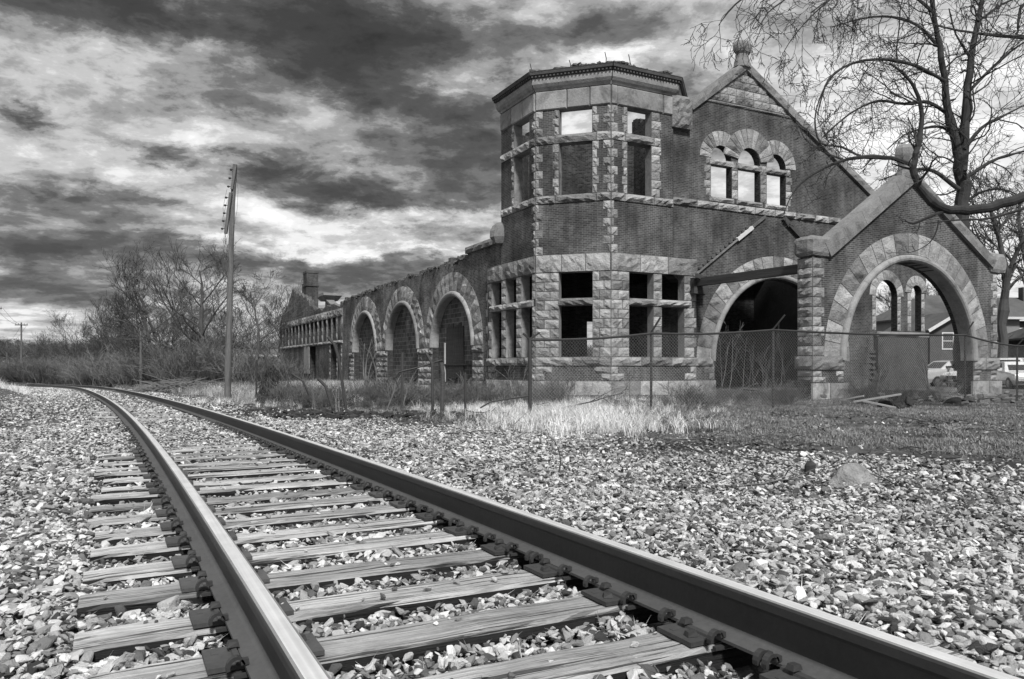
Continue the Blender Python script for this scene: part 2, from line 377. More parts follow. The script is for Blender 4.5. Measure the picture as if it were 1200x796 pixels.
prof = [(-.076, -.185), (-.076, -.174), (-.03, -.163), (-.0095, -.150), (-.0085, -.06), (-.012, -.048), (-.036, -.039), (-.0375, -.012), (-.034, -.004), (-.026, -.0008),
        (0, 0), (.026, -.0008), (.034, -.004), (.0375, -.012), (.036, -.039), (.012, -.048), (.0085, -.06), (.0095, -.150), (.03, -.163), (.076, -.174), (.076, -.185)]
pm = [2, 2, 2, 1, 1, 1, 1, 1, 3, 0, 0, 3, 1, 1, 1, 1, 1, 2, 2, 2, 1]
rails = []
for side in (-1, 1):
    mb = MB(); ss = list(np.arange(-4, 30, .5)) + list(np.arange(30, 150, 1.5)); n = len(prof); prev = None
    for s in ss:
        ring = [trk_inv @ (track(float(s), side * .755 + u)[0] + Vector((0, 0, v))) for u, v in prof]
        b = len(mb.v); mb.v.extend([tuple(q) for q in ring])
        if prev is not None:
            for k in range(n):
                mb.f.append((prev + k, prev + (k + 1) % n, b + (k + 1) % n, b + k)); mb.m.append(pm[k])
        prev = b
    o = mb.build('rail', [RHEAD, RUST, RBASE, RWORN], trk, smooth=False)
    rails.append(o)
def m_tie():
    m, N, L, M, b, o = new_mat('weathered_tie_wood'); tc = N('ShaderNodeTexCoord')
    mp = N('ShaderNodeMapping'); mp.inputs['Scale'].default_value = (1.6, 50, 50); L(tc.outputs['Object'], mp.inputs[0])
    oi = N('ShaderNodeObjectInfo')
    off = N('ShaderNodeCombineXYZ'); L(M('MULTIPLY', oi.outputs['Random'], 50.0), off.inputs[0]); L(M('MULTIPLY', oi.outputs['Random'], 33.0), off.inputs[1])
    va = N('ShaderNodeVectorMath', operation='ADD'); L(mp.outputs[0], va.inputs[0]); L(off.outputs[0], va.inputs[1])
    g = pnoise(N, L, va.outputs[0], 1.6, 6, .75, .15); mp2 = N('ShaderNodeMapping'); mp2.inputs['Scale'].default_value = (.28, .55, .55); L(va.outputs[0], mp2.inputs[0])
    cr = pnoise(N, L, mp2.outputs[0], 1.6, 4, .7, .1)
    st = pnoise(N, L, tc.outputs['Object'], 2.0, 5, .65, .5)
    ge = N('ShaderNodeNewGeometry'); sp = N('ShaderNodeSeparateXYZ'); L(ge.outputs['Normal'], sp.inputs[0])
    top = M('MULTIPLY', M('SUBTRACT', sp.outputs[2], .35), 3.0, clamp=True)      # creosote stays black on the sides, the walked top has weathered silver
    crk = M('MULTIPLY', M('SUBTRACT', .45, cr), 14.0, clamp=True)
    wood = M('MULTIPLY', M('ADD', -.06, M('MULTIPLY', g, .88)), M('SUBTRACT', 1.0, M('MULTIPLY', crk, .75)))
    wood = M('MULTIPLY', wood, M('ADD', .15, M('MULTIPLY', st, 1.55)))
    wood = M('MULTIPLY', wood, M('ADD', .72, M('MULTIPLY', oi.outputs['Random'], .55)))
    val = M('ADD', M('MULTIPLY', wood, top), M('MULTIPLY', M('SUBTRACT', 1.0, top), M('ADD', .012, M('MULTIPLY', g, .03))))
    finish(N, L, M, b, val, M('SUBTRACT', M('MULTIPLY', g, .8), crk), 1.0, .012, .95, 0, .1)
    return m
TIE = m_tie()
SP = .512; S0 = 3.70 + .11
tie_s = [S0 + SP * k for k in range(-8, 44)]
tie_meshes = []
for v in range(7):
    rr = random.Random(100 + v); mb = MB(); n = 26; hw = .112; prev = None; k1 = rr.uniform(0, 9)
    for i in range(n + 1):
        x = -1.31 + 2.62 * i / n
        e = .006 if 0 < i < n else .02
        nz = lambda q, a=.007: noise.noise(Vector((x * 2.5 + k1, q, k1))) * a + rr.uniform(-.002, .002)
        pts = [(x, -hw + nz(1), -.17), (x, -hw + nz(2, .012), -e - .012), (x, -hw + .014 + nz(3), -e * .4 + nz(9, .006)), (x, -.03, nz(4, .006) - e * .3), (x, .03, nz(5, .006) - e * .3),
               (x, hw - .014 + nz(6), -e * .4 + nz(8, .006)), (x, hw + nz(7, .012), -e - .012), (x, hw, -.17)]
        b = len(mb.v); mb.v.extend(pts); m_ = len(pts)
        if prev is not None:
            for k in range(m_ - 1): mb.f.append((prev + k, b + k, b + k + 1, prev + k + 1)); mb.m.append(0)
        else: mb.f.append(tuple(b + k for k in range(m_))); mb.m.append(0)
        prev = b
    mb.f.append(tuple(prev + k for k in range(m_))[::-1]); mb.m.append(0)
    tie_meshes.append(mb.mesh('tie', TIE))
def plate_mesh():
    mb = MB(); mb.box(-.185, .185, -.095, .095, 0, .016)
    for sx in (-1, 1):
        mb.hexa([(sx * .078, -.093, .0165), (sx * .10, -.093, .0165), (sx * .10, .093, .0165), (sx * .078, .093, .0165), (sx * .082, -.093, .028), (sx * .097, -.093, .024), (sx * .097, .093, .024), (sx * .082, .093, .028)])
        mb.box(sx * .15 - .012, sx * .15 + .012, .03, .054, .0155, .0175)
    return mb.mesh('tie_plate', PLATE)
def spike_mesh():
    mb = MB(); mb.box(-.009, .009, -.009, .009, -.05, .02)
    mb.hexa([(-.024, -.017, .018), (.016, -.017, .018), (.016, .017, .018), (-.024, .017, .018), (-.02, -.014, .034), (.01, -.012, .036), (.01, .012, .036), (-.02, .014, .034)])
    return mb.mesh('spike', RUST)
PM, SM = plate_mesh(), spike_mesh()
def anchor_mesh():      # spring clip that bites on the rail foot beside each tie: a C-shaped blade standing on edge
    mb = MB(); w = .011
    pts = []
    for i in range(9):
        a = math.radians(-15 + 180 * i / 8); r = .036 if i < 7 else .032
        pts.append((-.105 + math.cos(a) * .030 * -1, math.sin(a) * r + .006))
    for i in range(8):
        (x0, z0), (x1, z1) = pts[i], pts[i + 1]
        c = Vector((-.094, 0, .006)); 
        def inn(x, z): return (x + (-.094 - x) * .30, z + (.004 - z) * .30)
        a0, a1 = inn(x0, z0), inn(x1, z1)
        mb.hexa([(x0, -w, z0), (x1, -w, z1), (x1, w, z1), (x0, w, z0), (a0[0], -w, a0[1]), (a1[0], -w, a1[1]), (a1[0], w, a1[1]), (a0[0], w, a0[1])])
    mb.box(-.09, -.066, -w, w, .012, .030)
    mb.box(-.11, .02, -w * .8, w * .8, -.03, -.018)
    return mb.mesh('rail_anchor', RUST)
AM = anchor_mesh()
tie_tops = []
for i, s in enumerate(tie_s):
    p, a = track(s); jt = R.uniform(-.012, .012); sh = R.uniform(-.05, .05)
    zt = -.2035 + R.uniform(-.006, .004)
    t = mkobj('tie', tie_meshes[i % 7], trk)
    t.location = trk_inv @ (p + Vector((math.cos(a) * sh, math.sin(a) * sh, zt))); t.rotation_euler = (0, R.uniform(-.006, .006), a + jt)
    tie_tops.append((s, zt))
    if i < 36:
        for side in (-1, 1):
            q = mkobj('tie_plate', PM, t); q.location = (side * .755 - sh, 0, .0005 + .004)
            for k, (dx, dy) in enumerate(((-.083 - .012, .045), (.083 + .012, -.045))) if s < 8 else []:
                sp = mkobj('spike', SM, t); sp.location = (side * .755 - sh + dx, dy, .018); sp.rotation_euler = (0, 0, math.pi if dx < 0 else 0)
            e = mkobj('spike', SM, t); e.location = (side * (.755 - .135) - sh, -.04 * side, .004); e.rotation_euler = (0, 0, R.uniform(-.5, .5))
    if s < 16:
        for side, ro in ((-1, rails[0]), (1, rails[1])):
            for dy in (-.135, .135, .165):
                if (dy == .165 and (i + side) % 3) or (side < 0 and dy != -.135): continue
                g = mkobj('rail_anchor', AM, ro)
                pp, aa = track(s + dy + R.uniform(-.012, .012), side * .755)
                g.location = trk_inv @ (pp + Vector((0, 0, -.180))); g.rotation_euler = (0, 0, aa)

# ------------------------------------------------------------------ the ruined station: one thing, walls as parts, stones as sub-parts
PHI = math.radians(27.5)
ST = empty('station_building', (10.48, 27.9, 0), PHI)
tag(ST, 'roofless brick and sandstone railway station ruin with octagonal corner tower, gables and round arches', 'ruined station')
K = .70710678
class Fr:      # a vertical face: origin, direction along it, outward normal (station coordinates a, b)
    def __init__(s, O, u, n): s.O = Vector((*O, 0)); s.u = Vector((*u, 0)); s.n = Vector((*n, 0))
    def P(s, t, z, d=0.0): return s.O + s.u * t + s.n * d + Vector((0, 0, z))
FC = Fr((-3.55, 6.85), (1, 0), (0, -1)); FB = Fr((-3.55, 6.85), (-K, K), (-K, -K)); FA = Fr((-5.886, 9.186), (0, 1), (-1, 0))
FE = Fr((0, 7), (1, 0), (0, -1)); FF = Fr((-5.75, 0), (0, 1), (-1, 0)); FP = Fr((0, 0), (1, 0), (0, -1))
def wall(name, fr, outline, holes, thick, mat, parent=ST, d=0.0, reveal=None):
    loops = [outline] + holes
    flat = [p for l in loops for p in l]
    tris = tessellate_polygon([[Vector((p[0], p[1], 0)) for p in l] for l in loops])
    mb = MB(); nf = len(flat)
    mb.v = [tuple(fr.P(t, z, d)) for t, z in flat] + [tuple(fr.P(t, z, d - thick)) for t, z in flat]
    for t in tris:
        mb.f.append(tuple(t)); mb.m.append(0); mb.f.append(tuple(i + nf for i in t)[::-1]); mb.m.append(0)
    b = 0
    for li, l in enumerate(loops):
        for i in range(len(l)):
            j = (i + 1) % len(l); mb.f.append((b + i, b + j, b + j + nf, b + i + nf)); mb.m.append(1 if (li and reveal) else 0)
        b += len(l)
    return mb.build(name, [mat] + ([reveal] if reveal else []), parent)
def rect(t0, t1, z0, z1): return [(t0, z0), (t1, z0), (t1, z1), (t0, z1)]
def arch_hole(tc, zs, r, z0, n=24): return [(tc - r, z0), (tc + r, z0)] + [(tc + r * math.cos(math.pi * k / n), zs + r * math.sin(math.pi * k / n)) for k in range(n + 1)]
def ragged(t0, t1, zf, step=.24, amp=.14, seed=1):
    rr = random.Random(seed); out = []; t = t0; z = zf(t0)
    while t < t1:
        z = zf(t) + rr.uniform(-amp, amp); z = round(z / .076) * .076; t2 = min(t1, t + step * rr.uniform(.5, 1.6)); out += [(t, z), (t2, z)]; t = t2 + 1e-3
    return out
STONE_SEED = [0]
def grid_stone(name, parent, pos, n, nx, ny, depth, proud, mat, smooth=False, rot=None):
    STONE_SEED[0] += 1; rr = random.Random(STONE_SEED[0]); mb = MB()
    for j in range(ny + 1):
        for i in range(nx + 1):
            edge = i in (0, nx) or j in (0, ny)
            u, v = i / nx, j / ny
            if not edge: u += rr.uniform(-.28, .28) / nx; v += rr.uniform(-.28, .28) / ny
            if smooth: 
                if nx > 2: u = [0, .04][0] if i == 0 else (1 if i == nx else .03 + .94 * (i - 1) / max(1, nx - 2))
                if ny > 2: v = 0 if j == 0 else (1 if j == ny else .05 + .90 * (j - 1) / max(1, ny - 2))
            h = (proud * .18 if edge else proud * (1.0 if smooth else rr.uniform(.25, 1.4)))
            p = pos(u, v) + n * h; mb.v.append(tuple(p))
    W_ = nx + 1
    for j in range(ny):
        for i in range(nx): q = j * W_ + i; mb.f.append((q, q + 1, q + 1 + W_, q + W_)); mb.m.append(0)
    ring = [i for i in range(W_)] + [j * W_ + nx for j in range(1, ny + 1)] + [ny * W_ + i for i in range(nx - 1, -1, -1)] + [j * W_ for j in range(ny - 1, 0, -1)]
    b = len(mb.v)
    for r_ in ring:
        i, j = r_ % W_, r_ // W_; mb.v.append(tuple(pos(i / nx, j / ny) - n * depth))
    m_ = len(ring)
    for k in range(m_): mb.f.append((ring[k], b + k, b + (k + 1) % m_, ring[(k + 1) % m_])); mb.m.append(0)
    return mb.build(name, mat, parent, recalc=True)
G = .015
def stone(parent, fr, t0, t1, z0, z1, name='quoin_stone', proud=.06, depth=.08, mat=None, nx=None, ny=None, d=0.0, smooth=False):
    w, h = abs(t1 - t0), z1 - z0
    nx = nx or (3 if smooth else max(2, min(7, int(w / .17) + 1))); ny = ny or (3 if smooth else max(2, min(4, int(h / .15) + 1)))
    pos = lambda u, v: fr.P(t0 + G + (t1 - t0 - 2 * G) * u, z0 + G + (z1 - z0 - 2 * G) * v, d)
    return grid_stone(name, parent, pos, fr.n, nx, ny, depth, proud, mat or STONE, smooth)
def voussoirs(parent, fr, tc, zs, r0, r1, n, proud=.07, a0=0., a1=180., mat=None, depth=.1, d=0.0, jit=0.0, zmin=None):
    rr = random.Random(int(tc * 100)); angs = [a0 + (a1 - a0) * (k + (rr.uniform(-.12, .12) if 0 < k < n else 0)) / n for k in range(n + 1)]
    for k in range(n):
        g = math.degrees(G / r1) * 1.1; th0, th1 = math.radians(angs[k] + g), math.radians(angs[k + 1] - g); rj = r1 + rr.uniform(-jit, jit)
        pos = lambda u, v, th0=th0, th1=th1, rj=rj: fr.P(tc + (r0 + (rj - r0) * v) * math.cos(th0 + (th1 - th0) * u), zs + (r0 + (rj - r0) * v) * math.sin(th0 + (th1 - th0) * u), d)
        grid_stone('voussoir', parent, pos, fr.n, 2, max(3, int((r1 - r0) / .22)), depth, proud, mat or STONE)
def moulding(parent, fr, tc, zs, r, rad, zfoot, depth=.3, n=28, mat=None):
    mb = MB(); rings = []
    path = [(tc + r, zfoot, 0)] + [(tc + r * math.cos(math.pi * k / n), zs + r * math.sin(math.pi * k / n), math.pi * k / n) for k in range(n + 1)] + [(tc - r, zfoot, math.pi)]
    prof_ = [(-rad, -depth)] + [(math.cos(a) * rad * -1, math.sin(a) * rad) for a in [math.pi * k / 6 for k in range(7)]] + [(rad, -depth)]
    prev = None
    for (t, z, a) in path:
        ring = [fr.P(t + q[0] * math.cos(a), z + q[0] * math.sin(a), q[1]) for q in prof_]
        b = len(mb.v); mb.v.extend([tuple(p) for p in ring]); m_ = len(ring)
        if prev is not None:
            for k in range(m_): mb.f.append((prev + k, prev + (k + 1) % m_, b + (k + 1) % m_, b + k)); mb.m.append(0)
        else: mb.f.append(tuple(b + k for k in range(m_))); mb.m.append(0)
        prev = b
    mb.f.append(tuple(prev + k for k in range(m_))[::-1]); mb.m.append(0)
    return mb.build('arch_moulding', mat or STONE_S, parent)
def courses(z0, z1, n): return [(z0 + (z1 - z0) * i / n, z0 + (z1 - z0) * (i + 1) / n) for i in range(n)]
def belt(parent, fr, t0, t1, z0, z1, w=1.1, name='belt_stone', proud=.09, **k):
    n = max(1, round((t1 - t0) / w)); rr = random.Random(int(t0 * 7 + z0 * 13)); c = [t0] + sorted(t0 + (t1 - t0) * (i + rr.uniform(-.15, .15)) / n for i in range(1, n)) + [t1]
    for a, b in zip(c, c[1:]): stone(parent, fr, a, b, z0, z1, name, proud, **k)

# --- tower: three visible faces above a wider ground floor, then the cornice
SQ = 3.304
cA = wall('tower_wall', FA, [(0, -.9), (4.75, -.9), (4.75, 5.76), (SQ, 5.76), (SQ, 12.86), (0, 12.86)],
          [rect(.30, 1.27, 1.37, 3.57), rect(.30, 1.27, 3.88, 5.0), rect(1.79, 2.80, 1.37, 3.57), rect(1.79, 2.80, 3.88, 5.0), rect(3.28, 4.33, 1.37, 3.57), rect(3.28, 4.33, 3.88, 5.0),
           rect(.55, 1.98, 8.32, 10.53), rect(.55, 1.98, 10.9, 12.0)], .42, BRICK, reveal=STONE_S)
cB = wall('tower_wall', FB, rect(.0, SQ, -.9, 12.86), [rect(.79, 2.25, 1.37, 3.57), rect(.79, 2.25, 3.88, 5.0), rect(.81, 2.24, 8.32, 10.53), rect(.81, 2.24, 10.9, 12.0)], .42, BRICK, reveal=STONE_S)
cC = wall('tower_wall', FC, [(0, -.9), (4.63, -.9), (4.63, 5.76), (3.3, 5.76), (3.3, 12.86), (0, 12.86)],
          [rect(.94, 2.22, 1.37, 3.57), rect(.94, 2.22, 3.88, 5.0), rect(2.69, 3.93, 1.37, 3.57), rect(2.69, 3.93, 3.88, 5.0), rect(.85, 2.10, 8.32, 10.53), rect(.85, 2.10, 10.9, 12.0)], .42, BRICK, reveal=STONE_S)
def side_stones(par, fr, t0, t1, cs, phase, full=True):      # a jamb or pier built of coursed stones, split alternately
    for i, (z0, z1) in enumerate(cs):
        w = t1 - t0
        if w > .62:
            f = .38 if (i + phase) % 2 else .62
            stone(par, fr, t0, t0 + w * f, z0, z1); stone(par, fr, t0 + w * f, t1, z0, z1)
        else: stone(par, fr, t0, t1, z0, z1)
lowc = courses(1.37, 5.0, 9)
side_stones(cB, FB, 0, .79, lowc, 0); side_stones(cB, FB, 2.25, SQ, lowc, 1); side_stones(cC, FC, 0, .94, lowc, 1)
upper_low = [c for c in lowc if c[0] > 3.8]; lower_low = [c for c in lowc if c[1] < 3.7]
mull = courses(1.37, 3.57, 5); mull2 = courses(3.88, 5.0, 3)
for fr, par, segs in ((FC, cC, ((2.22, 2.69), (3.93, 4.63))), (FA, cA, ((0, .30), (1.27, 1.79), (2.80, 3.28), (4.33, 4.75)))):
    for (a, b) in segs:
        for i, (z0, z1) in enumerate(mull + mull2):
            bb = b
            if b > 4.5: bb = b if i % 2 else b - .12
            stone(par, fr, a, bb, z0, z1, name='mullion_stone' if b < 4.5 and a > 0 else 'quoin_stone', proud=.05)
for fr, par, spans in ((FB, cB, ((.79, 2.25),)), (FC, cC, ((.94, 2.45), (2.45, 4.3))), (FA, cA, ((.2, 1.53), (1.53, 3.04), (3.04, 4.45)))):
    for a, b in spans:
        stone(par, fr, a - .04, b + .04, 3.57, 3.88, 'transom_stone', .11, .42, d=.02)
belt(cC, FC, 0, 4.65, 5.0, 5.76, 1.6, 'lintel_stone', .07, d=.03); belt(cB, FB, .02, SQ - .02, 5.0, 5.76, 1.1, 'lintel_stone', .07, d=.03); belt(cA, FA, 0, 4.78, 5.0, 5.76, 1.5, 'lintel_stone', .07, d=.03)
for fr, par, w in ((FC, cC, 4.7), (FB, cB, SQ), (FA, cA, 4.8)):
    belt(par, fr, 0, w, .98, 1.36, 1.5, 'sill_stone', .10, d=.04)
    belt(par, fr, -.04, w + .04, -.55, .34, 1.4, 'plinth_stone', .07, d=.06, ny=4)
for i, (z0, z1) in enumerate(courses(.36, .97, 2)):
    e = .75 if i else .42
    stone(cB, FB, 0, e, z0, z1); stone(cC, FC, 0, 1.1 - e, z0, z1); stone(cB, FB, SQ - e, SQ, z0, z1); stone(cA, FA, 0, 1.1 - e, z0, z1)
    stone(cC, FC, 4.63 - (1.1 - e), 4.63, z0, z1); stone(cA, FA, 4.75 - e, 4.75, z0, z1)
# corner columns: stones in every course above the lintel band, toothed left and right
c1 = courses(5.76, 7.97, 6); c2 = courses(8.32, 10.53, 6); c3 = courses(10.9, 12.0, 3)
for cs in (c1, c2, c3):
    for i, (z0, z1) in enumerate(cs):
        a, b = ((.34, .16) if i % 2 else (.16, .34))
        stone(cB, FB, 0, a, z0, z1); stone(cC, FC, 0, b, z0, z1)
        stone(cB, FB, SQ - b, SQ, z0, z1); stone(cA, FA, 0, a, z0, z1)
for cs in (c2, c3):
    for i, (z0, z1) in enumerate(cs):
        w = .30 if i % 2 else .22
        stone(cB, FB, .81 - w, .80, z0, z1); stone(cB, FB, 2.25, 2.24 + w, z0, z1)
        stone(cC, FC, .85 - w, .84, z0, z1); stone(cC, FC, 2.11, 2.35 + w, z0, z1)
        stone(cA, FA, 1.99, 2.0 + w, z0, z1)
for z0, z1, pr, nm in ((7.97, 8.32, .11, 'sill_stone'), (10.53, 10.9, .09, 'transom_stone')):
    for fr, par, spans in ((FB, cB, ((0, .62), (.62, 2.42), (2.42, SQ))), (FC, cC, ((0, .7), (.7, 2.25), (2.25, 3.3 if z0 < 9 else 2.6))), (FA, cA, ((0, .5), (.5, 2.1), (2.1, SQ)))):
        for a, b in spans: stone(par, fr, a, b, z0, z1, nm, pr, .30, d=.02)
for fr, par, sp in ((FB, cB, (0, .9, 1.9, SQ)), (FC, cC, (0, .30, 2.75, 3.3)), (FA, cA, (0, 1.1, 2.2, SQ))):
    for a, b in zip(sp, sp[1:]): stone(par, fr, a, b, 12.0, 12.84, 'lintel_stone', .05, .1, STONE_S, smooth=True, d=.02)
# octagon: far walls (lower and broken), slab added to darken the tower, cornice
OC = Vector((-1.9, 10.836, 0)); AP = 3.986; RC = AP / math.cos(math.pi / 8)
def oct_pt(k, d=0.0): a = math.radians(-112.5 + 45 * k); r = (AP + d) / math.cos(math.pi / 8); return Vector((OC.x + r * math.cos(a), OC.y + r * math.sin(a), 0))
# corner order: 0 = B/C corner, 1 = C/D corner, 2, 3, 4, 5, 6 = beyond A, 7 = A/B corner
def octface(k):
    p, q = oct_pt(k), oct_pt(k + 1); u = (q - p).normalized(); n = Vector((u.y, -u.x, 0)); return Fr(p.xy, u.xy, n.xy)
fD = octface(1)
wall('tower_wall', fD, rect(0, SQ, 5.0, 12.86), [rect(1.1, 2.1, 8.6, 10.4)], .42, BRICK)
for k, zt in ((2, 13.3), (3, 12.85), (4, 12.9), (5, 12.5)):
    top = ragged(0, SQ, lambda t: zt + .25 * math.sin(t * 2 + k), seed=20 + k)
    hol = [rect(.9, 2.1, 8.6, 11.0)] if k in (2,) else []
    wall('tower_wall', octface(k), [(0, 5.2), (SQ, 5.2)] + top[::-1], hol, .4, INNER)
mb = MB(); mb.v = [tuple(oct_pt(k, -.45) + Vector((0, 0, z))) for z in (6.1, 6.35) for k in range(8)]
mb.f = [tuple(range(8))[::-1], tuple(range(8, 16))] + [(k, (k + 1) % 8, 8 + (k + 1) % 8, 8 + k) for k in range(8)]; mb.m = [0] * 10
mb.build('shading_slab', VOID, ST)  # added inside the tower so the lower windows stay black
corn = [(.0, 12.84), (.06, 12.86), (.10, 12.93), (.16, 12.98), (.24, 13.10), (.27, 13.24), (.27, 13.33), (.0, 13.34)]
gut = [(.0, 13.345), (.30, 13.345), (.33, 13.44), (.40, 13.46), (.42, 13.56), (.44, 13.60), (.30, 13.66), (-.25, 13.72), (-.3, 13.36)]
def sweep_oct(name, prof_, ks, mat):
    for k in ks:
        mb = MB(); g = .006; m_ = len(prof_)
        for e in (0, 1):
            for d, z in prof_:
                p, q = oct_pt(k, d), oct_pt(k + 1, d); mb.v.append(tuple((p.lerp(q, g if e == 0 else 1 - g)) + Vector((0, 0, z))))
        for i in range(m_): mb.f.append((i, (i + 1) % m_, m_ + (i + 1) % m_, m_ + i)); mb.m.append(0)
        mb.f += [tuple(range(m_)), tuple(range(m_, 2 * m_))[::-1]]; mb.m += [0, 0]
        mb.build(name, mat, ST)
sweep_oct('cornice', corn, (-2, -1, 0, 1), STONE_S); sweep_oct('gutter_edge', gut, (-2, -1, 0, 1), GUTTER)
mb = MB()      # dentils under the gutter
for k in (-2, -1, 0, 1):
    for i in range(22):
        p, q = oct_pt(k, .30), oct_pt(k + 1, .30); c = p.lerp(q, (i + .5) / 22); a = math.atan2((q - p).y, (q - p).x)
        mb.obox(c + Vector((0, 0, 13.395)), .07, .13, .08, Matrix.Rotation(a, 3, 'Z'))
o = mb.build('dentils', GUTTER, ST); o['kind'] = 'stuff'
def rubble(name, pts, mat=RUBBLE, size=(.24, .11, .075), n=60, seed=1, parent=ST):
    rr = random.Random(seed); mb = MB()
    for _ in range(n):
        p = pts(rr); rot = Matrix.Rotation(rr.uniform(0, 6.3), 3, 'Z') @ Matrix.Rotation(rr.uniform(-.5, .5), 3, 'X') @ Matrix.Rotation(rr.uniform(-.4, .4), 3, 'Y'); k = rr.uniform(.6, 1.3)
        mb.obox(p, size[0] * k, size[1] * k, size[2] * k, rot)
    o = mb.build(name, mat, parent); o['kind'] = 'stuff'; return o
def on_cornice(rr):
    k = rr.choice((-2, -1, -1, 0, 0, 0)); t = rr.random(); p = oct_pt(k, .1).lerp(oct_pt(k + 1, .1), t)
    hh = .0 + (.16 * max(0, math.sin(t * 9 + k * 3)))
    return p + Vector((0, 0, 13.70 + rr.uniform(-.02, .05) + hh * rr.random())) + (OC - p).normalized() * rr.uniform(0, .35)
rubble('loose_rubble', on_cornice, n=150, seed=4, size=(.22, .16, .07))
mb = MB()
for k, t, h in ((-2, .9, .55), (-1, .47, .40), (-1, .93, .55), (0, .28, .6), (0, .3, .3)):
    p = oct_pt(k, .05).lerp(oct_pt(k + 1, .05), t); mb.tube([p + Vector((0, 0, 13.6)), p + Vector((.03, 0, 13.6 + h * .6)), p + Vector((-.03, .02, 13.65 + h))], .018, 4)
mb.build('roof_spikes', STEEL, ST)['kind'] = 'stuff'

# --- end wall with the big gable
GA = (4.1, 15.02)
def rakez(a): return GA[1] - (GA[0] - a) * .745 if a < GA[0] else GA[1] - (a - GA[0]) * .575
wins = [(2.69, .62, 10.50, 1.28), (4.41, .69, 10.53, 1.58), (6.16, .62, 10.53, 1.30)]
holes = [arch_hole(6.27, 1.15, 3.98, -.5, 28)] + [arch_hole(c, zs, r, 8.72, 12) for c, r, zs, ro in wins] + [arch_hole(14.2, 4.70, .84, 2.82, 12), arch_hole(16.62, 4.95, .42, 2.86, 10)]
endw = wall('end_wall', FE, [(1.0, -.9), (17.3, -.9), (17.3, 2.4), (17.45, 3.0), (17.25, 4.2), (17.5, 5.1), (17.4, 6.4), (17.6, 7.4), (17.6, rakez(17.6)), GA, (.75, rakez(.75)), (-.5, rakez(.75) - .1), (-.5, 5.7), (1.0, 5.7)], holes, .36, BRICK, reveal=INNER)
voussoirs(endw, FE, 6.27, 1.2, 4.22, 5.05, 23, .08)
moulding(endw, FE, 6.27, 1.2, 4.08, .13, 1.2, .35)
for (c, r, zs, ro), d, a0, a1 in zip(wins, (.0, .05, .0), (36, 0, 0), (180, 180, 144)):
    voussoirs(endw, FE, c, zs, r + .005, ro, 9 if d == 0 else 11, .05, a0 if d == 0 else 8, a1 if d == 0 else 172, d=d + .01)
    stone(endw, FE, c - r - .12, c + r + .12, 10.19, 10.46, 'transom_stone', .08, .34, d=.02)
    stone(endw, FE, c - r - .14, c + r + .14, 8.50, 8.73, 'sill_stone', .10, .34, d=.03)
for i, (z0, z1) in enumerate(courses(8.75, 10.5, 5)):
    e = .10 if i % 2 else 0
    stone(endw, FE, 1.76 - e, 2.06, z0, z1); stone(endw, FE, 6.79, 7.12 + e, z0, z1)
for (t0, t1) in ((3.33, 3.70), (5.12, 5.52)):
    for z0, z1 in courses(8.75, 10.5, 4): stone(endw, FE, t0, t1, z0, z1, 'mullion_stone', .05)
belt(endw, FE, -.22, 11.2, 8.15, 8.48, 1.25, 'belt_stone', .12, d=.03)
belt(endw, FE, 1.1, 2.2, .98, 1.34, 1.5, 'belt_stone', .10, d=.04); belt(endw, FE, 1.1, 2.3, -.55, .34, 1.5, 'plinth_stone', .08, d=.08)
for i, (z0, z1) in enumerate(courses(.36, .97, 2)): stone(endw, FE, 2.26 - (.6 if i else .3), 2.26, z0, z1)
# small arched windows beyond the porch
for c, r, zs in ((14.2, .84, 4.70), (16.62, .42, 4.95)):
    voussoirs(endw, FE, c, zs, r + .01, r + .52, 7, .05, d=.03 if c > 15 else 0)
    for z0, z1 in courses(2.86, zs, 5): stone(endw, FE, c - r - .32, c - r, z0, z1); stone(endw, FE, c + r, c + r + .30, z0, z1)
stone(endw, FE, 13.1, 17.4, 2.52, 2.80, 'sill_stone', .10, .1, STONE_D, d=.22)
par_ = wall('parapet', FE, rect(13.15, 17.2, -.8, 2.5), [], .5, PLASTER, d=.28)
# gable coping, squared blocks under the peak, finial
def coping(parent, fr, p0, p1, h, w0, d, nseg, name='coping_stone', mat=None, back=.6):
    (t0, z0), (t1, z1) = p0, p1; L_ = math.hypot(t1 - t0, z1 - z0); ux, uz = (t1 - t0) / L_, (z1 - z0) / L_; nx_, nz_ = -uz, ux
    if nz_ < 0: nx_, nz_ = -nx_, -nz_
    for k in range(nseg):
        a, b = L_ * k / nseg + .006, L_ * (k + 1) / nseg - .006
        pos = lambda u, v, a=a, b=b: fr.P(t0 + ux * (a + (b - a) * u) + nx_ * h * (v - 1), z0 + uz * (a + (b - a) * u) + nz_ * h * (v - 1), d)
        grid_stone(name, parent, pos, fr.n, 4, 2, back, w0, mat or STONE_D)
coping(endw, FE, (.70, rakez(.70) + .28), (GA[0], GA[1] + .26), .38, .05, .12, 4)
coping(endw, FE, (GA[0], GA[1] + .26), (17.7, rakez(17.7) + .26), .36, .05, .12, 14)
z = 13.18; row = 0
while z < 14.9:
    h = .36; a0 = GA[0] - (GA[1] - z - h * .55) / .745 + .12; a1 = GA[0] + (GA[1] - z - h * .55) / .575 - .12
    if a1 - a0 > .3: belt(endw, FE, a0, a1, z, z + h - .01, .55, 'ashlar_block', .035 if (row % 2) else .055)
    z += h; row += 1
stone(endw, FE, 1.6, 7.1, 13.02, 13.15, 'belt_stone', .04, .06, nx=8, ny=2, d=.03)
stone(ST, FE, -.35, .80, 11.50, 12.95, 'kneeler_stone', .13, .3, d=.20, nx=7, ny=8)
mb = MB()      # rough knob finial
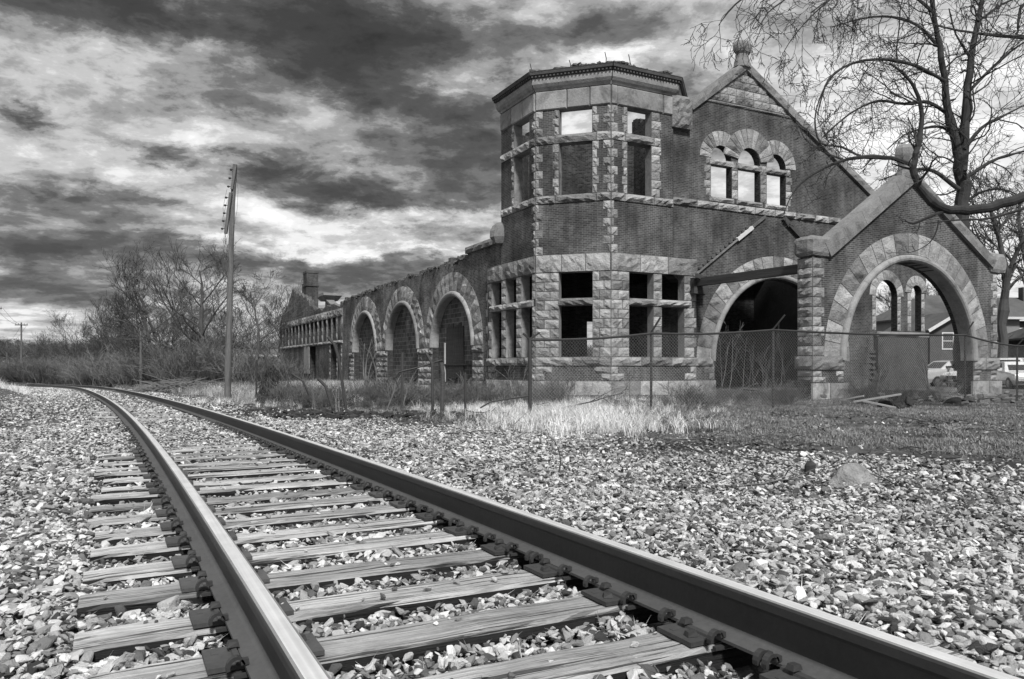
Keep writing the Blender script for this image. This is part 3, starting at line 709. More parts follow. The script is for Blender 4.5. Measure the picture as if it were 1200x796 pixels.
def knob(mb, c, segs):
    n = 8; prev = None
    for (z, r) in segs:
        b = len(mb.v); mb.v += [(c[0] + r * math.cos(math.pi / 4 * k + .4) * (1 + .12 * math.sin(k * 2.1 + z * 3)), c[1] + r * .7 * math.sin(math.pi / 4 * k + .4) * (1 + .1 * math.cos(k * 1.7)), c[2] + z) for k in range(n)]
        if prev is not None:
            for k in range(n): mb.f.append((prev + k, prev + (k + 1) % n, b + (k + 1) % n, b + k)); mb.m.append(0)
        else: mb.f.append(tuple(b + k for k in range(n))[::-1]); mb.m.append(0)
        prev = b
    mb.f.append(tuple(prev + k for k in range(n))); mb.m.append(0)
knob(mb, (GA[0] - .05, 7.05, 14.95), [(0, .48), (.25, .42), (.45, .34), (.62, .33), (.72, .44), (.85, .50), (1.05, .50), (1.2, .40), (1.28, .15)])
mb.build('finial', STONE_D, ST)
# roof scar of the lost porch roof
def scar(p0, p1, w, d, mat, name='roof_scar'):
    a = FE.P(p0[0], p0[1], d * .5); b = FE.P(p1[0], p1[1], d * .5); mb = MB(); mb.bar(a, b, d, w, up=(0, 0, 1)); return mb.build(name, mat, endw)
scar((1.15, 5.12), (3.6, 6.85), .07, .12, STONE_D); scar((3.6, 6.85), (4.55, 7.50), .16, .14, PALE); scar((4.6, 7.55), (5.4, 8.1), .12, .10, RUBBLE)
scar((6.55, 8.12), (9.6, 6.0), .22, .16, TIMBER, 'charred_rafter')
for k in range(12):
    t = 1.3 + k * .26; mb = MB(); z = 5.35 + k * .185
    mb.hexa([tuple(FE.P(t + x, z + zz, dd)) for zz in (0, .08) for (x, dd) in ((0, .0), (.3, .0), (.3, .07), (0, .07))]); mb.build('brick', BRICK, endw)
mb = MB(); mb.bar((.98, .72, 4.66), (.98, 7.0, 4.70), .26, .34); mb.build('timber_beam', TIMBER, ST)
mb = MB(); mb.box(.7, 1.5, 6.55, 6.98, 4.2, 4.9); mb.bar((.6, 6.3, 4.95), (1.6, 6.6, 4.80), .14, .2); mb.build('broken_bracket', TIMBER, ST)

# --- porch front with its great arch
PA = (6.05, 8.45)
pr = lambda a: PA[1] - (PA[0] - a) * .675 if a < PA[0] else PA[1] - (a - PA[0]) * .585
porch = wall('porch_wall', FP, [(.62, -.9), (12.0, -.9), (12.0, 4.99), (11.6, pr(11.6)), PA, (1.5, pr(1.5)), (.9, 4.99), (.62, 4.99)], [arch_hole(6.29, 1.15, 3.98, -.5, 32)], .70, BRICK_P, reveal=INNER)
voussoirs(porch, FP, 6.29, 1.2, 4.25, 5.08, 21, .08)
moulding(porch, FP, 6.29, 1.2, 4.08, .15, 1.2, .5, 36)
coping(porch, FP, (1.12, pr(1.12) + .38), (PA[0] + .02, PA[1] + .42), .58, .06, .14, 5)
coping(porch, FP, (PA[0] + .02, PA[1] + .42), (11.72, pr(11.72) + .42), .42, .06, .14, 6)
for i, (z0, z1) in enumerate(courses(1.36, 4.96, 10)):
    e = .30 if i % 2 else 0.0
    stone(porch, FP, .62, 1.24 - (.16 if i % 2 else 0), z0, z1)
    stone(porch, FP, 11.52 + e * .5, 12.0, z0, z1)
FPL = Fr((.62, .70), (0, -1), (-1, 0)); FPR = Fr((12.0, 0), (0, 1), (1, 0))
for i, (z0, z1) in enumerate(courses(1.36, 4.96, 10)): stone(porch, FPL, 0, .70, z0, z1)
stone(porch, FPL, -.1, .73, .84, 1.35, 'belt_stone', .1, d=.04)
belt(porch, FP, .55, 2.27, .82, 1.35, 1.2, 'belt_stone', .10, d=.05); belt(porch, FP, 10.28, 12.1, .82, 1.33, 1.2, 'belt_stone', .10, d=.05)
for i, (z0, z1) in enumerate(courses(.36, .81, 2)):
    stone(porch, FP, .62, 1.3 - .2 * i, z0, z1); stone(porch, FPL, 0, .70, z0, z1); stone(porch, FP, 1.95 - .1 * i, 2.28, z0, z1); stone(porch, FP, 10.3, 10.75 + .1 * i, z0, z1); stone(porch, FP, 11.5, 12.0, z0, z1)
belt(porch, FP, .48, 2.5, -.6, .35, 1.3, 'plinth_stone', .08, d=.12, ny=4); belt(porch, FP, 10.05, 12.15, -.6, .35, 1.1, 'plinth_stone', .08, d=.12, ny=4)
def cap(t0, t1, z0, z1):
    mb = MB(); b0, b1 = -.14, .84; zc = (z0 + z1) / 2; rr = random.Random(int(t0 * 10) + 5); nx_, ny_, nz_ = 6, 4, 5; vid = {}
    def vert(i, j, k):
        if (i, j, k) in vid: return vid[(i, j, k)]
        p = Vector((i / nx_ * 2 - 1, j / ny_ * 2 - 1, k / nz_ * 2 - 1)); q = p.copy(); m_ = 5.0; l = (abs(p.x) ** m_ + abs(p.y) ** m_ + abs(p.z) ** m_) ** (1 / m_); q = p / l * max(abs(p.x), abs(p.y), abs(p.z)) if l > 0 else p
        q *= 1 + rr.uniform(-.03, .03); vid[(i, j, k)] = len(mb.v); mb.v.append(((t0 + t1) / 2 + q.x * (t1 - t0) / 2, (b0 + b1) / 2 + q.y * (b1 - b0) / 2, zc + q.z * (z1 - z0) / 2)); return vid[(i, j, k)]
    for i in range(nx_):
        for j in range(ny_):
            for k in (0, nz_): mb.f.append((vert(i, j, k), vert(i + 1, j, k), vert(i + 1, j + 1, k), vert(i, j + 1, k)))
        for k in range(nz_):
            for j in (0, ny_): mb.f.append((vert(i, j, k), vert(i + 1, j, k), vert(i + 1, j, k + 1), vert(i, j, k + 1)))
    for j in range(ny_):
        for k in range(nz_):
            for i in (0, nx_): mb.f.append((vert(i, j, k), vert(i, j + 1, k), vert(i, j + 1, k + 1), vert(i, j, k + 1)))
    mb.m = [0] * len(mb.f); mb.build('cap_stone', STONE_D, porch)
cap(.46, 1.74, 4.99, 5.80); cap(11.35, 12.62, 4.97, 5.90)
mb = MB(); knob(mb, (6.05, .1, 8.55), [(0, .45), (.2, .40), (.45, .36), (.65, .46), (.85, .52), (1.1, .5), (1.25, .36), (1.3, .1)]); mb.build('finial', STONE_D, porch)

# --- interior: cross walls and slab added to keep the rooms dark, a few openings with light behind
mb = MB(); mb.box(-3.3, 11.3, 12.7, 14.0, 5.95, 6.15); mb.box(-5.2, -3.35, 9.8, 18.0, 5.6, 5.8); mb.build('shading_slab', VOID, ST)
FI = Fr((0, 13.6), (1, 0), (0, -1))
wall('shading_inner_wall', FI, rect(-5.2, 12.0, -.6, 5.95), [rect(5.9, 6.45, -.1, 2.3), rect(-.35, .25, .9, 3.3), rect(-3.2, -2.4, 1.0, 3.0)], .3, INNER)
wall('shading_inner_wall', Fr((11.3, 7.5), (0, 1), (-1, 0)), rect(0, 6.4, -.6, 5.95), [], .3, VOID)
mb = MB(); mb.box(-.1, .35, 11.2, 11.6, -.5, 2.9); mb.build('plaster_pier', PALE, ST)
mb = MB(); mb.box(6.1, 6.9, 12.4, 12.8, -.4, 1.5); mb.build('plaster_pier', PLASTER, ST)
for i, (t, z) in enumerate(((1.1, 1.2), (1.1, 1.5), (1.15, 1.8), (1.2, 2.1), (.95, .9), (.9, .6))):
    pass
mb = MB()
for k in range(7): mb.bar((11.35, 7.9 - .1, .0 + k * .28), (13.1, 6.85, .05 + k * .28 + (k % 3) * .03), .05, .12)
mb.build('leaning_slats', TIMBER, ST)['kind'] = 'stuff'

# --- track side wall with three arches, and the far wing
cen = [(18.83, 2.75), (26.9, 2.85), (35.05, 2.75)]; ZS = 2.05
topz = lambda b: np.interp(b, [12, 16.2, 17.0, 19.5, 23, 27, 33, 40, 42], [7.0, 7.0, 6.7, 6.62, 6.55, 6.5, 6.4, 6.25, 5.9])
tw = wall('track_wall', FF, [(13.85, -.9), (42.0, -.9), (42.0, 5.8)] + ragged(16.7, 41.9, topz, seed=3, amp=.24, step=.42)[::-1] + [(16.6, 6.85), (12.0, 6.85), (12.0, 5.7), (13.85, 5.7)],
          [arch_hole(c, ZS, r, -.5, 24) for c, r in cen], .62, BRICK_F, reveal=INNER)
for c, r in cen:
    voussoirs(tw, FF, c, ZS, r + .30, 4.03, 19, .08, jit=.05); moulding(tw, FF, c, ZS, r + .13, .15, ZS, .4, 24)
for t0, t1 in ((14.72, 16.05), (21.6, 24.0), (29.8, 32.25), (37.85, 39.1)):
    belt(tw, FF, t0, t1, 1.68, 2.03, 1.2, 'belt_stone', .10, d=.04)
    for i, (z0, z1) in enumerate(courses(-.1, 1.66, 5)):
        w = (t1 - t0) * (.4 if i % 2 else .6)
        stone(tw, FF, t0 + .01, t0 + w, z0, z1); stone(tw, FF, t0 + w, t1 - .01, z0, z1)
    belt(tw, FF, t0, t1, -.6, -.12, 1.2, 'plinth_stone', .09, d=.08)
for i, (z0, z1) in enumerate(courses(1.36, 5.0, 9)): stone(tw, FF, 14.05, 14.3 + .15 * (i % 2), z0, z1, proud=.04)
fills = []
for c, r in cen: fills.append(wall('blocked_arch', Fr((-5.75, 0), (0, 1), (-1, 0)), arch_hole(c, ZS, r + .05, -.6, 20), [], .2, BLOCK, tw, d=-.36))
mb = MB()      # boards nailed over the door inside the nearest arch
for k in range(7): mb.hexa([tuple(FF.P(17.9 + k * .34 + x, z, dd)) for z in (.25 + .05 * (k % 3), 3.15 + .1 * ((k * 5) % 3)) for (x, dd) in ((0, -.355), (.31, -.355), (.31, -.30), (0, -.30))])
mb.build('boarding', TIMBER, tw)['kind'] = 'stuff'
mb = MB(); mb.hexa([tuple(FF.P(20.45 + x, z, dd)) for z in (.1, 2.3) for (x, dd) in ((0, -.35), (.10, -.35), (.10, -.28), (0, -.28))]); mb.build('door_post', PALE, tw)
mb = MB(); mb.hexa([tuple(FF.P(16.6 + x, z, dd)) for z in (1.02, 1.10) for (x, dd) in ((0, -.35), (4.1, -.35), (4.1, -.27), (0, -.27))]); mb.build('ledger_board', TIMBER, tw)
# parapet coping that is left beside the tower, with a broken scroll block
coping(tw, FF, (16.6, 7.12), (12.3, 7.18), .32, .09, .16, 4)
mb = MB(); knob(mb, (-5.75, 12.55, 6.75), [(0, .45), (.3, .62), (.6, .6), (.85, .5), (1.0, .3)]); mb.build('scroll_block', STONE_D, tw)
def on_wall(rr):
    t = rr.uniform(16.8, 41); return FF.P(t, float(topz(t)) + rr.uniform(-.1, .12), rr.uniform(-.6, 0))
rubble('loose_rubble', on_wall, n=520, seed=9, size=(.26, .13, .09))
# wing
colw = []; t = 41.35; wins_ = []
while t < 66.2: wins_.append((t + .28, t + 1.28)); t += 1.62
topw = [(67.4, 5.6), (65.6, 6.5), (65.3, 6.42), (63.4, 7.45), (62.9, 7.3), (60.9, 8.62), (60.5, 9.0), (59.9, 8.85), (59.6, 8.5), (59.0, 8.62), (58.6, 8.2), (57.6, 8.3), (57.2, 7.9), (56.0, 8.0), (55.4, 7.6), (54.2, 7.7), (53.9, 7.2), (53.2, 7.3), (52.9, 6.7), (51.5, 6.5), (50.6, 6.05), (49, 6.2), (48, 5.9), (46.5, 6.25), (45, 6.05), (44, 6.2)]
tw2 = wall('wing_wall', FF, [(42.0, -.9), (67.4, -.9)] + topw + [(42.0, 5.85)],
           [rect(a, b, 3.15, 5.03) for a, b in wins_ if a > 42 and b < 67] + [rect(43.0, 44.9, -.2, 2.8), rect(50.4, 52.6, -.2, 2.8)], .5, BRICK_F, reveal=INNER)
belt(tw2, FF, 41.1, 67.3, 5.05, 5.7, 1.62, 'lintel_stone', .07, d=.03); belt(tw2, FF, 41.1, 67.3, 2.85, 3.12, 1.62, 'sill_stone', .1, d=.04)
for a, b in wins_:
    for z0, z1 in courses(3.13, 5.04, 3): stone(tw2, FF, a - .58, a - .03, z0, z1, 'mullion_stone', .06, nx=2, ny=2)
for t in (41.3, 42.7, 45.0):
    for i, (z0, z1) in enumerate(courses(-.2, 2.83, 8)): stone(tw2, FF, t, t + (.34 if i % 2 else .24), z0, z1, 'quoin_stone', .05, nx=2, ny=2)
mb = MB(); mb.hexa([tuple(FF.P(t, z, dd)) for z in (.3, 2.85) for (t, dd) in ((52.7, .02), (54.9, .02), (54.9, .07), (52.7, .07))]); mb.build('pale_shutter', mat_rough('faded_shutter', .30, .3, 2, 9, rnd=0), tw2)
wall('shading_inner_wall', Fr((-2.6, 0), (0, 1), (-1, 0)), rect(14.0, 66.5, -.6, 5.0), [], .3, INNER)  # wall added behind the wing windows to keep them dark
mb = MB(); mb.box(-5.3, -2.6, 42, 66.5, 5.05, 5.2); mb.build('shading_slab', VOID, ST)  # slab added above it to shut out the sky light
wall('wing_gable', Fr((0, 67), (1, 0), (0, -1)), [(-5.2, -.6), (12, -.6), (12, 4), (4, 5.0), (-5.2, 5.5)], [], .4, BRICK)
# chimney and a lone pier end rising out of the wing
mb = MB(); mb.box(-5.2, -4.05, 56.5, 58.0, 5.2, 10.35); mb.box(-5.15, -4.3, 58.02, 58.8, 5.2, 9.3); mb.box(-5.26, -3.99, 56.42, 58.08, 8.9, 9.05); mb.box(-5.24, -4.01, 56.46, 58.04, 10.2, 10.4); mb.build('chimney', BRICK, ST)
mb = MB(); mb.box(-4.7, -4.0, 50.4, 51.1, 5.2, 7.0); mb.hexa([(-5.0, 50.0, 7.0), (-3.8, 50.0, 7.0), (-3.8, 51.5, 7.0), (-5.0, 51.5, 7.0), (-5.3, 49.6, 7.4), (-3.5, 49.6, 7.45), (-3.5, 51.8, 7.45), (-5.3, 51.8, 7.35)]); mb.box(-5.2, -3.6, 49.7, 51.7, 7.452, 7.68); mb.build('lone_pier', STONE_D, ST)
mb = MB(); mb.obox((-4.5, 49.3, 6.35), .5, 3.2, .35, Matrix.Rotation(.2, 3, 'Y')); mb.obox((-4.7, 48.6, 6.7), .7, 1.6, .12, Matrix.Rotation(.3, 3, 'X')); mb.build('fallen_masonry', STONE_D, ST)

# ------------------------------------------------------------------ scattered gravel and grass (stuff): points with size, turn and kind, instanced by one small node tree
def scatter(name, pts, scl, rot, idx, protos, kind='stuff', label=None):
    me = bpy.data.meshes.new(name); me.from_pydata(pts.tolist(), [], [])
    a = me.attributes.new('scl', 'FLOAT_VECTOR', 'POINT'); a.data.foreach_set('vector', np.asarray(scl, np.float32).ravel())
    a = me.attributes.new('rot', 'FLOAT_VECTOR', 'POINT'); a.data.foreach_set('vector', np.asarray(rot, np.float32).ravel())
    a = me.attributes.new('idx', 'INT', 'POINT'); a.data.foreach_set('value', np.asarray(idx, np.int32))
    o = mkobj(name, me); o['kind'] = kind
    pc = bpy.data.collections.new(name + '_sources')
    for i, m in enumerate(protos):
        p = bpy.data.objects.new('%s_source.%03d' % (name, i), m); pc.objects.link(p)
    ng = bpy.data.node_groups.new(name + '_scatter', 'GeometryNodeTree')
    ng.interface.new_socket('Geometry', in_out='INPUT', socket_type='NodeSocketGeometry'); ng.interface.new_socket('Geometry', in_out='OUTPUT', socket_type='NodeSocketGeometry')
    n = ng.nodes; L = ng.links.new
    gi = n.new('NodeGroupInput'); go = n.new('NodeGroupOutput'); ip = n.new('GeometryNodeInstanceOnPoints'); ci = n.new('GeometryNodeCollectionInfo')
    ci.inputs['Collection'].default_value = pc; ci.inputs['Separate Children'].default_value = True; ci.inputs['Reset Children'].default_value = True
    def na(nm, t):
        q = n.new('GeometryNodeInputNamedAttribute'); q.data_type = t; q.inputs['Name'].default_value = nm; return q.outputs['Attribute']
    L(gi.outputs[0], ip.inputs['Points']); L(ci.outputs[0], ip.inputs['Instance']); ip.inputs['Pick Instance'].default_value = True
    L(na('idx', 'INT'), ip.inputs['Instance Index']); L(na('rot', 'FLOAT_VECTOR'), ip.inputs['Rotation']); L(na('scl', 'FLOAT_VECTOR'), ip.inputs['Scale'])
    L(ip.outputs[0], go.inputs[0])
    md = o.modifiers.new('scatter', 'NODES'); md.node_group = ng
    return o
def m_gravel():
    m, N, L, M, b, o = new_mat('crushed_limestone'); tc = N('ShaderNodeTexCoord')
    oi = N('ShaderNodeObjectInfo'); r = oi.outputs['Random']
    ramp = N('ShaderNodeValToRGB'); L(r, ramp.inputs[0]); cr = ramp.color_ramp
    st = [(0, .04), (.14, .11), (.38, .30), (.72, .52), (1, .78)]
    cr.elements[0].position = 0; cr.elements[1].position = 1
    for p, c in st[1:-1]: cr.elements.new(p)
    for e, (p, c) in zip(cr.elements, st): e.position = p; e.color = (c, c, c, 1)
    bw = N('ShaderNodeRGBToBW'); L(ramp.outputs[0], bw.inputs[0])
    off = N('ShaderNodeVectorMath', operation='ADD'); L(tc.outputs['Object'], off.inputs[0]); cb = N('ShaderNodeCombineXYZ'); L(M('MULTIPLY', r, 90.0), cb.inputs[0]); L(cb.outputs[0], off.inputs[1])
    f = pnoise(N, L, off.outputs[0], 1.6, 5, .7, .5); g = pnoise(N, L, off.outputs[0], 9., 4, .7)
    k = M('ADD', .35, M('MULTIPLY', M('ADD', M('MULTIPLY', f, .7), M('MULTIPLY', g, .4)), 1.25))
    ge = N('ShaderNodeNewGeometry'); pw = pnoise(N, L, ge.outputs['Position'], .7, 5, .65, .3); k = M('MULTIPLY', k, M('ADD', .30, M('MULTIPLY', pw, 1.35)))
    finish(N, L, M, b, M('MULTIPLY', bw.outputs[0], k), M('ADD', f, M('MULTIPLY', g, .5)), .5, .15, .9, 0, .2)
    return m
GRAV = m_gravel()
def rock_mesh(seed, npts=13, flat=.62, name='stone', mat=None, jag=1.0, sub=0):
    rr = random.Random(seed); bm = bmesh.new()
    for _ in range(npts):
        p = Vector((rr.gauss(0, 1), rr.gauss(0, 1), rr.gauss(0, 1))).normalized() * rr.uniform(.40, .56)
        bm.verts.new((p.x * rr.uniform(.9, 1.25), p.y * rr.uniform(.75, 1.0), p.z * flat))
    r = bmesh.ops.convex_hull(bm, input=bm.verts); bmesh.ops.delete(bm, geom=[v for v in bm.verts if not v.link_faces], context='VERTS')
    if sub:
        bmesh.ops.bevel(bm, geom=bm.edges[:], offset=.05, segments=1, affect='EDGES')
        bmesh.ops.triangulate(bm, faces=bm.faces[:])
        for _ in range(sub):
            bmesh.ops.subdivide_edges(bm, edges=[e for e in bm.edges if e.calc_length() > .15], cuts=1); bmesh.ops.triangulate(bm, faces=bm.faces[:])
        for v in bm.verts: v.co += v.co.normalized() * (noise.fractal(v.co * 3 + Vector((seed, 0, 0)), 1, 2, 4) * .05 * jag)
    else:
        bmesh.ops.bevel(bm, geom=bm.edges[:], offset=.035, segments=1, affect='EDGES')
    bmesh.ops.recalc_face_normals(bm, faces=bm.faces); me = bpy.data.meshes.new(name); bm.to_mesh(me); bm.free(); me.materials.append(mat or GRAV); return me
rocks_hi = [rock_mesh(s, 12 + s % 5, (.45, .6, .75)[s % 3]) for s in range(14)]
rng = np.random.default_rng(5)
def wedge(n, d0, d1, half=.70):
    D = np.sqrt(rng.uniform(d0 * d0, d1 * d1, n)); A = rng.uniform(-half, half, n); return D * np.sin(A), D * np.cos(A)

def place_gravel(n, d0, d1, base, spread, name, thin=0.0):
    x, y = wedge(n, d0, d1); s, o = track_so(x, y)
    sz = base * np.exp(rng.normal(0, spread, n)); z = terrain(x, y)
    zt = np.where(s < 0, RAIL_T + GR * s, np.interp(s, _ss, _zs))
    near_ = d1 < 20
    ao = np.abs(o)
    tie_top = zt - .2035
    # level of the ballast: a little under the tie tops, heaped just off the tie ends
    lev = np.where(ao < 1.35, tie_top - .048, tie_top - .022 - .03 * sm((ao - 1.5) / 1.5))
    lev = lev + (z + .015 - lev) * sm((ao - 1.7) / 2.2)
    wv = .022 * np.sin(x * 3.1 + y * 1.7) * np.sin(y * 2.3 - x)
    far_cover = np.where((ao < 1.5), .045 * sm((s - 8.5) / 5), 0)
    zz = lev + wv * (ao < 3) * (.45 + .55 * (ao > 1.35)) + rng.uniform(-.026, .022, n) + far_cover
    if True:
        zz = np.maximum(zz, z + .002)
    k = (s - S0) / SP; fr = np.abs(k - np.round(k)) * SP
    on_tie = (fr < .112 + sz * .30) & (ao < 1.31 + sz * .3) & (s < tie_s[-1] + .2)
    keep = ~(on_tie & (zz + sz * .3 < tie_top + far_cover * 1.2)) | (on_tie & (far_cover > .03) & (rng.random(n) < .45))
    rail = (np.abs(ao - .755) < .085 + sz * .35); keep &= ~rail
    keep &= ~((np.abs(ao - .755) < .20) & (fr < .10 + sz * .3) & (s < 9))        # tie plates stay mostly clear
    e1 = gravel_edge(s); e0 = gravel_edge_l(s)
    nz = noise2(x, y, .35, 3.3) * 1.6 if n < 200000 else np.zeros(n)
    dens = np.where(o > 0, 1 - sm((o + nz * 1.3 - e1 + 2.6) / 3.8) * .98, 1 - sm(((e0 - o) + nz * .6 + .4) / 1.6) * .97)
    keep &= rng.random(n) < dens
    sz = np.where((ao < 2.0) & (ao > 1.25), sz * 1.05, sz)
    x, y, zz, sz = x[keep], y[keep], zz[keep], sz[keep]; m_ = len(x)
    rot = np.stack([rng.normal(0, .45, m_), rng.normal(0, .45, m_), rng.uniform(0, 6.28, m_)], 1)
    scl = sz[:, None] * rng.uniform(.8, 1.25, (m_, 3)) * np.array([1.05, 1.0, .82])
    return scatter(name, np.stack([x, y, zz], 1), scl, rot, rng.integers(0, len(rocks_hi), m_), rocks_hi)
place_gravel(66000, 1.3, 6.5, .036, .36, 'gravel')
place_gravel(150000, 6.3, 17, .039, .36, 'gravel')
place_gravel(90000, 16.5, 48, .062, .25, 'gravel')
def far_gravel():
    n = 60000; s = rng.uniform(44, 150, n); o = rng.normal(0, 2.2, n); P_ = np.stack([np.interp(s, _ss, _xs) + o * np.cos(np.interp(s, _ss, _ang)), np.interp(s, _ss, _ys) + o * np.sin(np.interp(s, _ss, _ang)), np.interp(s, _ss, _zs) - .26 + rng.uniform(-.03, .03, n)], 1)
    ok = (np.abs(np.abs(o) - .755) > .12) & (o < 2.8) & (o > -3.6); P_ = P_[ok]; m_ = len(P_); sz = .11 * np.exp(rng.normal(0, .25, m_))
    return scatter('gravel', P_, np.repeat(sz[:, None], 3, 1), np.stack([rng.normal(0, .4, m_), rng.normal(0, .4, m_), rng.uniform(0, 6.28, m_)], 1), rng.integers(0, len(rocks_hi), m_), rocks_hi)
far_gravel()
# a few stones lying on the ties and the tie plates
def strays():
    n = 260; s = rng.uniform(1.5, 13, n); o = rng.uniform(-1.25, 1.25, n); k = np.round((s - S0) / SP); s = S0 + k * SP + rng.uniform(-.08, .08, n)
    ok = np.abs(np.abs(o) - .755) > .13; s = s[ok]; o = o[ok]; P_ = np.array([tuple(track(float(a), float(b))[0]) for a, b in zip(s, o)])
    sz = rng.uniform(.02, .05, len(s)); P_[:, 2] += -.2035 + sz * .22
    return scatter('gravel', P_, np.repeat(sz[:, None], 3, 1), np.stack([rng.normal(0, .3, len(s)), rng.normal(0, .3, len(s)), rng.uniform(0, 6, len(s))], 1), rng.integers(0, len(rocks_hi), len(s)), rocks_hi)
strays()

def blade_mat(name, base, tip=1.3):
    m, N, L, M, b, o = new_mat(name); oi = N('ShaderNodeObjectInfo'); tc = N('ShaderNodeTexCoord'); f = pnoise(N, L, tc.outputs['Object'], 5., 2)
    k = M('MULTIPLY', M('ADD', .5, M('MULTIPLY', oi.outputs['Random'], .9)), M('ADD', .6, M('MULTIPLY', f, .8)))
    finish(N, L, M, b, M('MULTIPLY', k, base), None, rough=.8, spec=.2); return m
STRAW = blade_mat('dry_straw', .66); STRAW2 = blade_mat('grey_dead_grass', .30); LAWN = blade_mat('short_grass', .14); WEED = blade_mat('dead_weed', .22); TURF = blade_mat('dry_turf', .27)
def tuft(seed, nb, h, lean, w, mat, spread=.5, seg=3):
    rr = random.Random(seed); mb = MB()
    for _ in range(nb):
        a = rr.uniform(0, 6.28); d = Vector((math.cos(a), math.sin(a), 0)); p = Vector((rr.gauss(0, spread * .4), rr.gauss(0, spread * .4), 0)); hh = h * rr.uniform(.5, 1.1); le = lean * rr.uniform(.3, 1.4)
        side = Vector((-d.y, d.x, 0)); b = len(mb.v); prevc = None
        for k in range(seg + 1):
            t = k / seg; c = p + d * (le * hh * t * t) + Vector((0, 0, hh * t * (1 - .35 * le * t))); ww = w * (1 - t * .85)
            mb.v += [tuple(c - side * ww), tuple(c + side * ww)]
            if k: q = b + 2 * k; mb.f.append((q - 2, q - 1, q + 1, q)); mb.m.append(0)
    return mb.mesh('tuft', mat, uv=False, recalc=False)
straw = [tuft(s, 26, .42, .9, .0045, STRAW, .22) for s in range(5)]
lawn = [tuft(s + 20, 30, .06, .8, .004, LAWN, .20, 2) for s in range(4)] + [tuft(s + 30, 24, .075, .9, .004, TURF, .20, 2) for s in range(3)]
weed = [tuft(s + 40, 9, .75, .45, .005, WEED, .25, 4) for s in range(5)]
straw2 = [tuft(s + 60, 26, .42, .9, .0045, STRAW2, .22) for s in range(5)] + straw[:1]
def place_grass(name, protos, n, fn, hs=(.6, 1.3), ids=None):
    x, y, w = fn(n); keep = rng.random(len(x)) < w; x, y = x[keep], y[keep]; m_ = len(x); z = terrain(x, y)
    sc = rng.uniform(hs[0], hs[1], m_); scl = np.stack([sc, sc, sc * rng.uniform(.8, 1.2, m_)], 1)
    rot = np.stack([np.zeros(m_), np.zeros(m_), rng.uniform(0, 6.28, m_)], 1)
    return scatter(name, np.stack([x, y, z], 1), scl, rot, rng.integers(0, len(protos), m_), protos)
def st_local(x, y):
    dx, dy = x - 10.48, y - 27.9; return dx * math.cos(PHI) + dy * math.sin(PHI), -dx * math.sin(PHI) + dy * math.cos(PHI)
def free_of_station(x, y):
    a, b = st_local(x, y); inside = (a > -5.7) & (b > 7.0) | (a > -6.2) & (b > 9) & (b < 14); tower = (a + b < 3.4) & False
    return ~inside
def lawn_fn(n):
    x, y = wedge(n, 7, 27); s, o = track_so(x, y); e1 = gravel_edge(s) + noise2(x, y, .35, 3.3) * -1.2
    nz = noise2(x, y, .9, 7.7); big = noise2(x, y, .22, 1.9)
    w = sm((o - e1 - .9 - .9 * sm((x - 2) / 3)) / 1.6) * sm(.55 + nz * 1.6 + big * 1.5 + .4 * sm((x - 3) / 5)); return x, y, w * free_of_station(x, y)
place_grass('grass', lawn, 60000, lawn_fn)
def straw_fn(n):      # the pale tussocks between the gravel and the fence
    x = rng.uniform(-16, 9, n); y = rng.uniform(9, 28, n); s, o = track_so(x, y)
    px_ = 600 + x / y * F; py_ = YH + (CZ - terrain(x, y)) / y * F
    nz = noise2(x, y, .8, 2.2)
    a = np.exp(-((px_ - 660) / 95) ** 2 - ((py_ - 492 - (px_ - 655) * .06) / 14) ** 2) * .95
    b_ = np.exp(-((py_ - 467) / 6.0) ** 2) * (px_ < 430) * .55
    c = np.exp(-((py_ - 476) / 9.0) ** 2) * (px_ > 520) * (px_ < 860) * .05
    w = np.clip((a + b_ + c) * (.7 + nz), 0, 1) * (o > gravel_edge(s) - .9); return x, y, w
place_grass('dry_grass', straw, 42000, straw_fn, (.35, .85))
def weed_fn(n):      # taller dead weeds between fence and wall
    x = rng.uniform(-24, 22, n); y = rng.uniform(17, 62, n); s, o = track_so(x, y); a, b = st_local(x, y)
    dist = np.where(b > 6.8, -5.9 - a, np.maximum(6.8 - b, 0)); dist = np.where((a + b < 3.0) & (a < -3.5), np.abs(dist), dist)
    nz = noise2(x, y, .6, 5.2)
    w = np.exp(-(np.maximum(dist, 0) / 4.5)) * sm(.45 + nz * 1.4) * .8; w = w * (o > gravel_edge(s) + .5) * free_of_station(x, y) * (.06 + .94 * sm((2.5 - a) / 3.0)) * (y > 18.5)
    return x, y, w
place_grass('weeds', weed + straw2, 20000, weed_fn, (.25, .85))
def bank_fn(n):
    x = rng.uniform(-60, -14, n); y = rng.uniform(26, 75, n); s, o = track_so(x, y); z = terrain(x, y)
    w = sm((gravel_edge_l(s) - o - .2) / 2) * .9; return x, y, w
place_grass('dry_grass', straw, 22000, bank_fn, (.7, 1.5))
def beyond_fn(n):
    x = rng.uniform(-34, -8, n); y = rng.uniform(24, 80, n); s, o = track_so(x, y); w = sm((o - gravel_edge(s) - .2) / 1.5) * free_of_station(x, y) * .8; return x, y, w
place_grass('dry_grass', straw2, 16000, beyond_fn, (.5, 1.1))

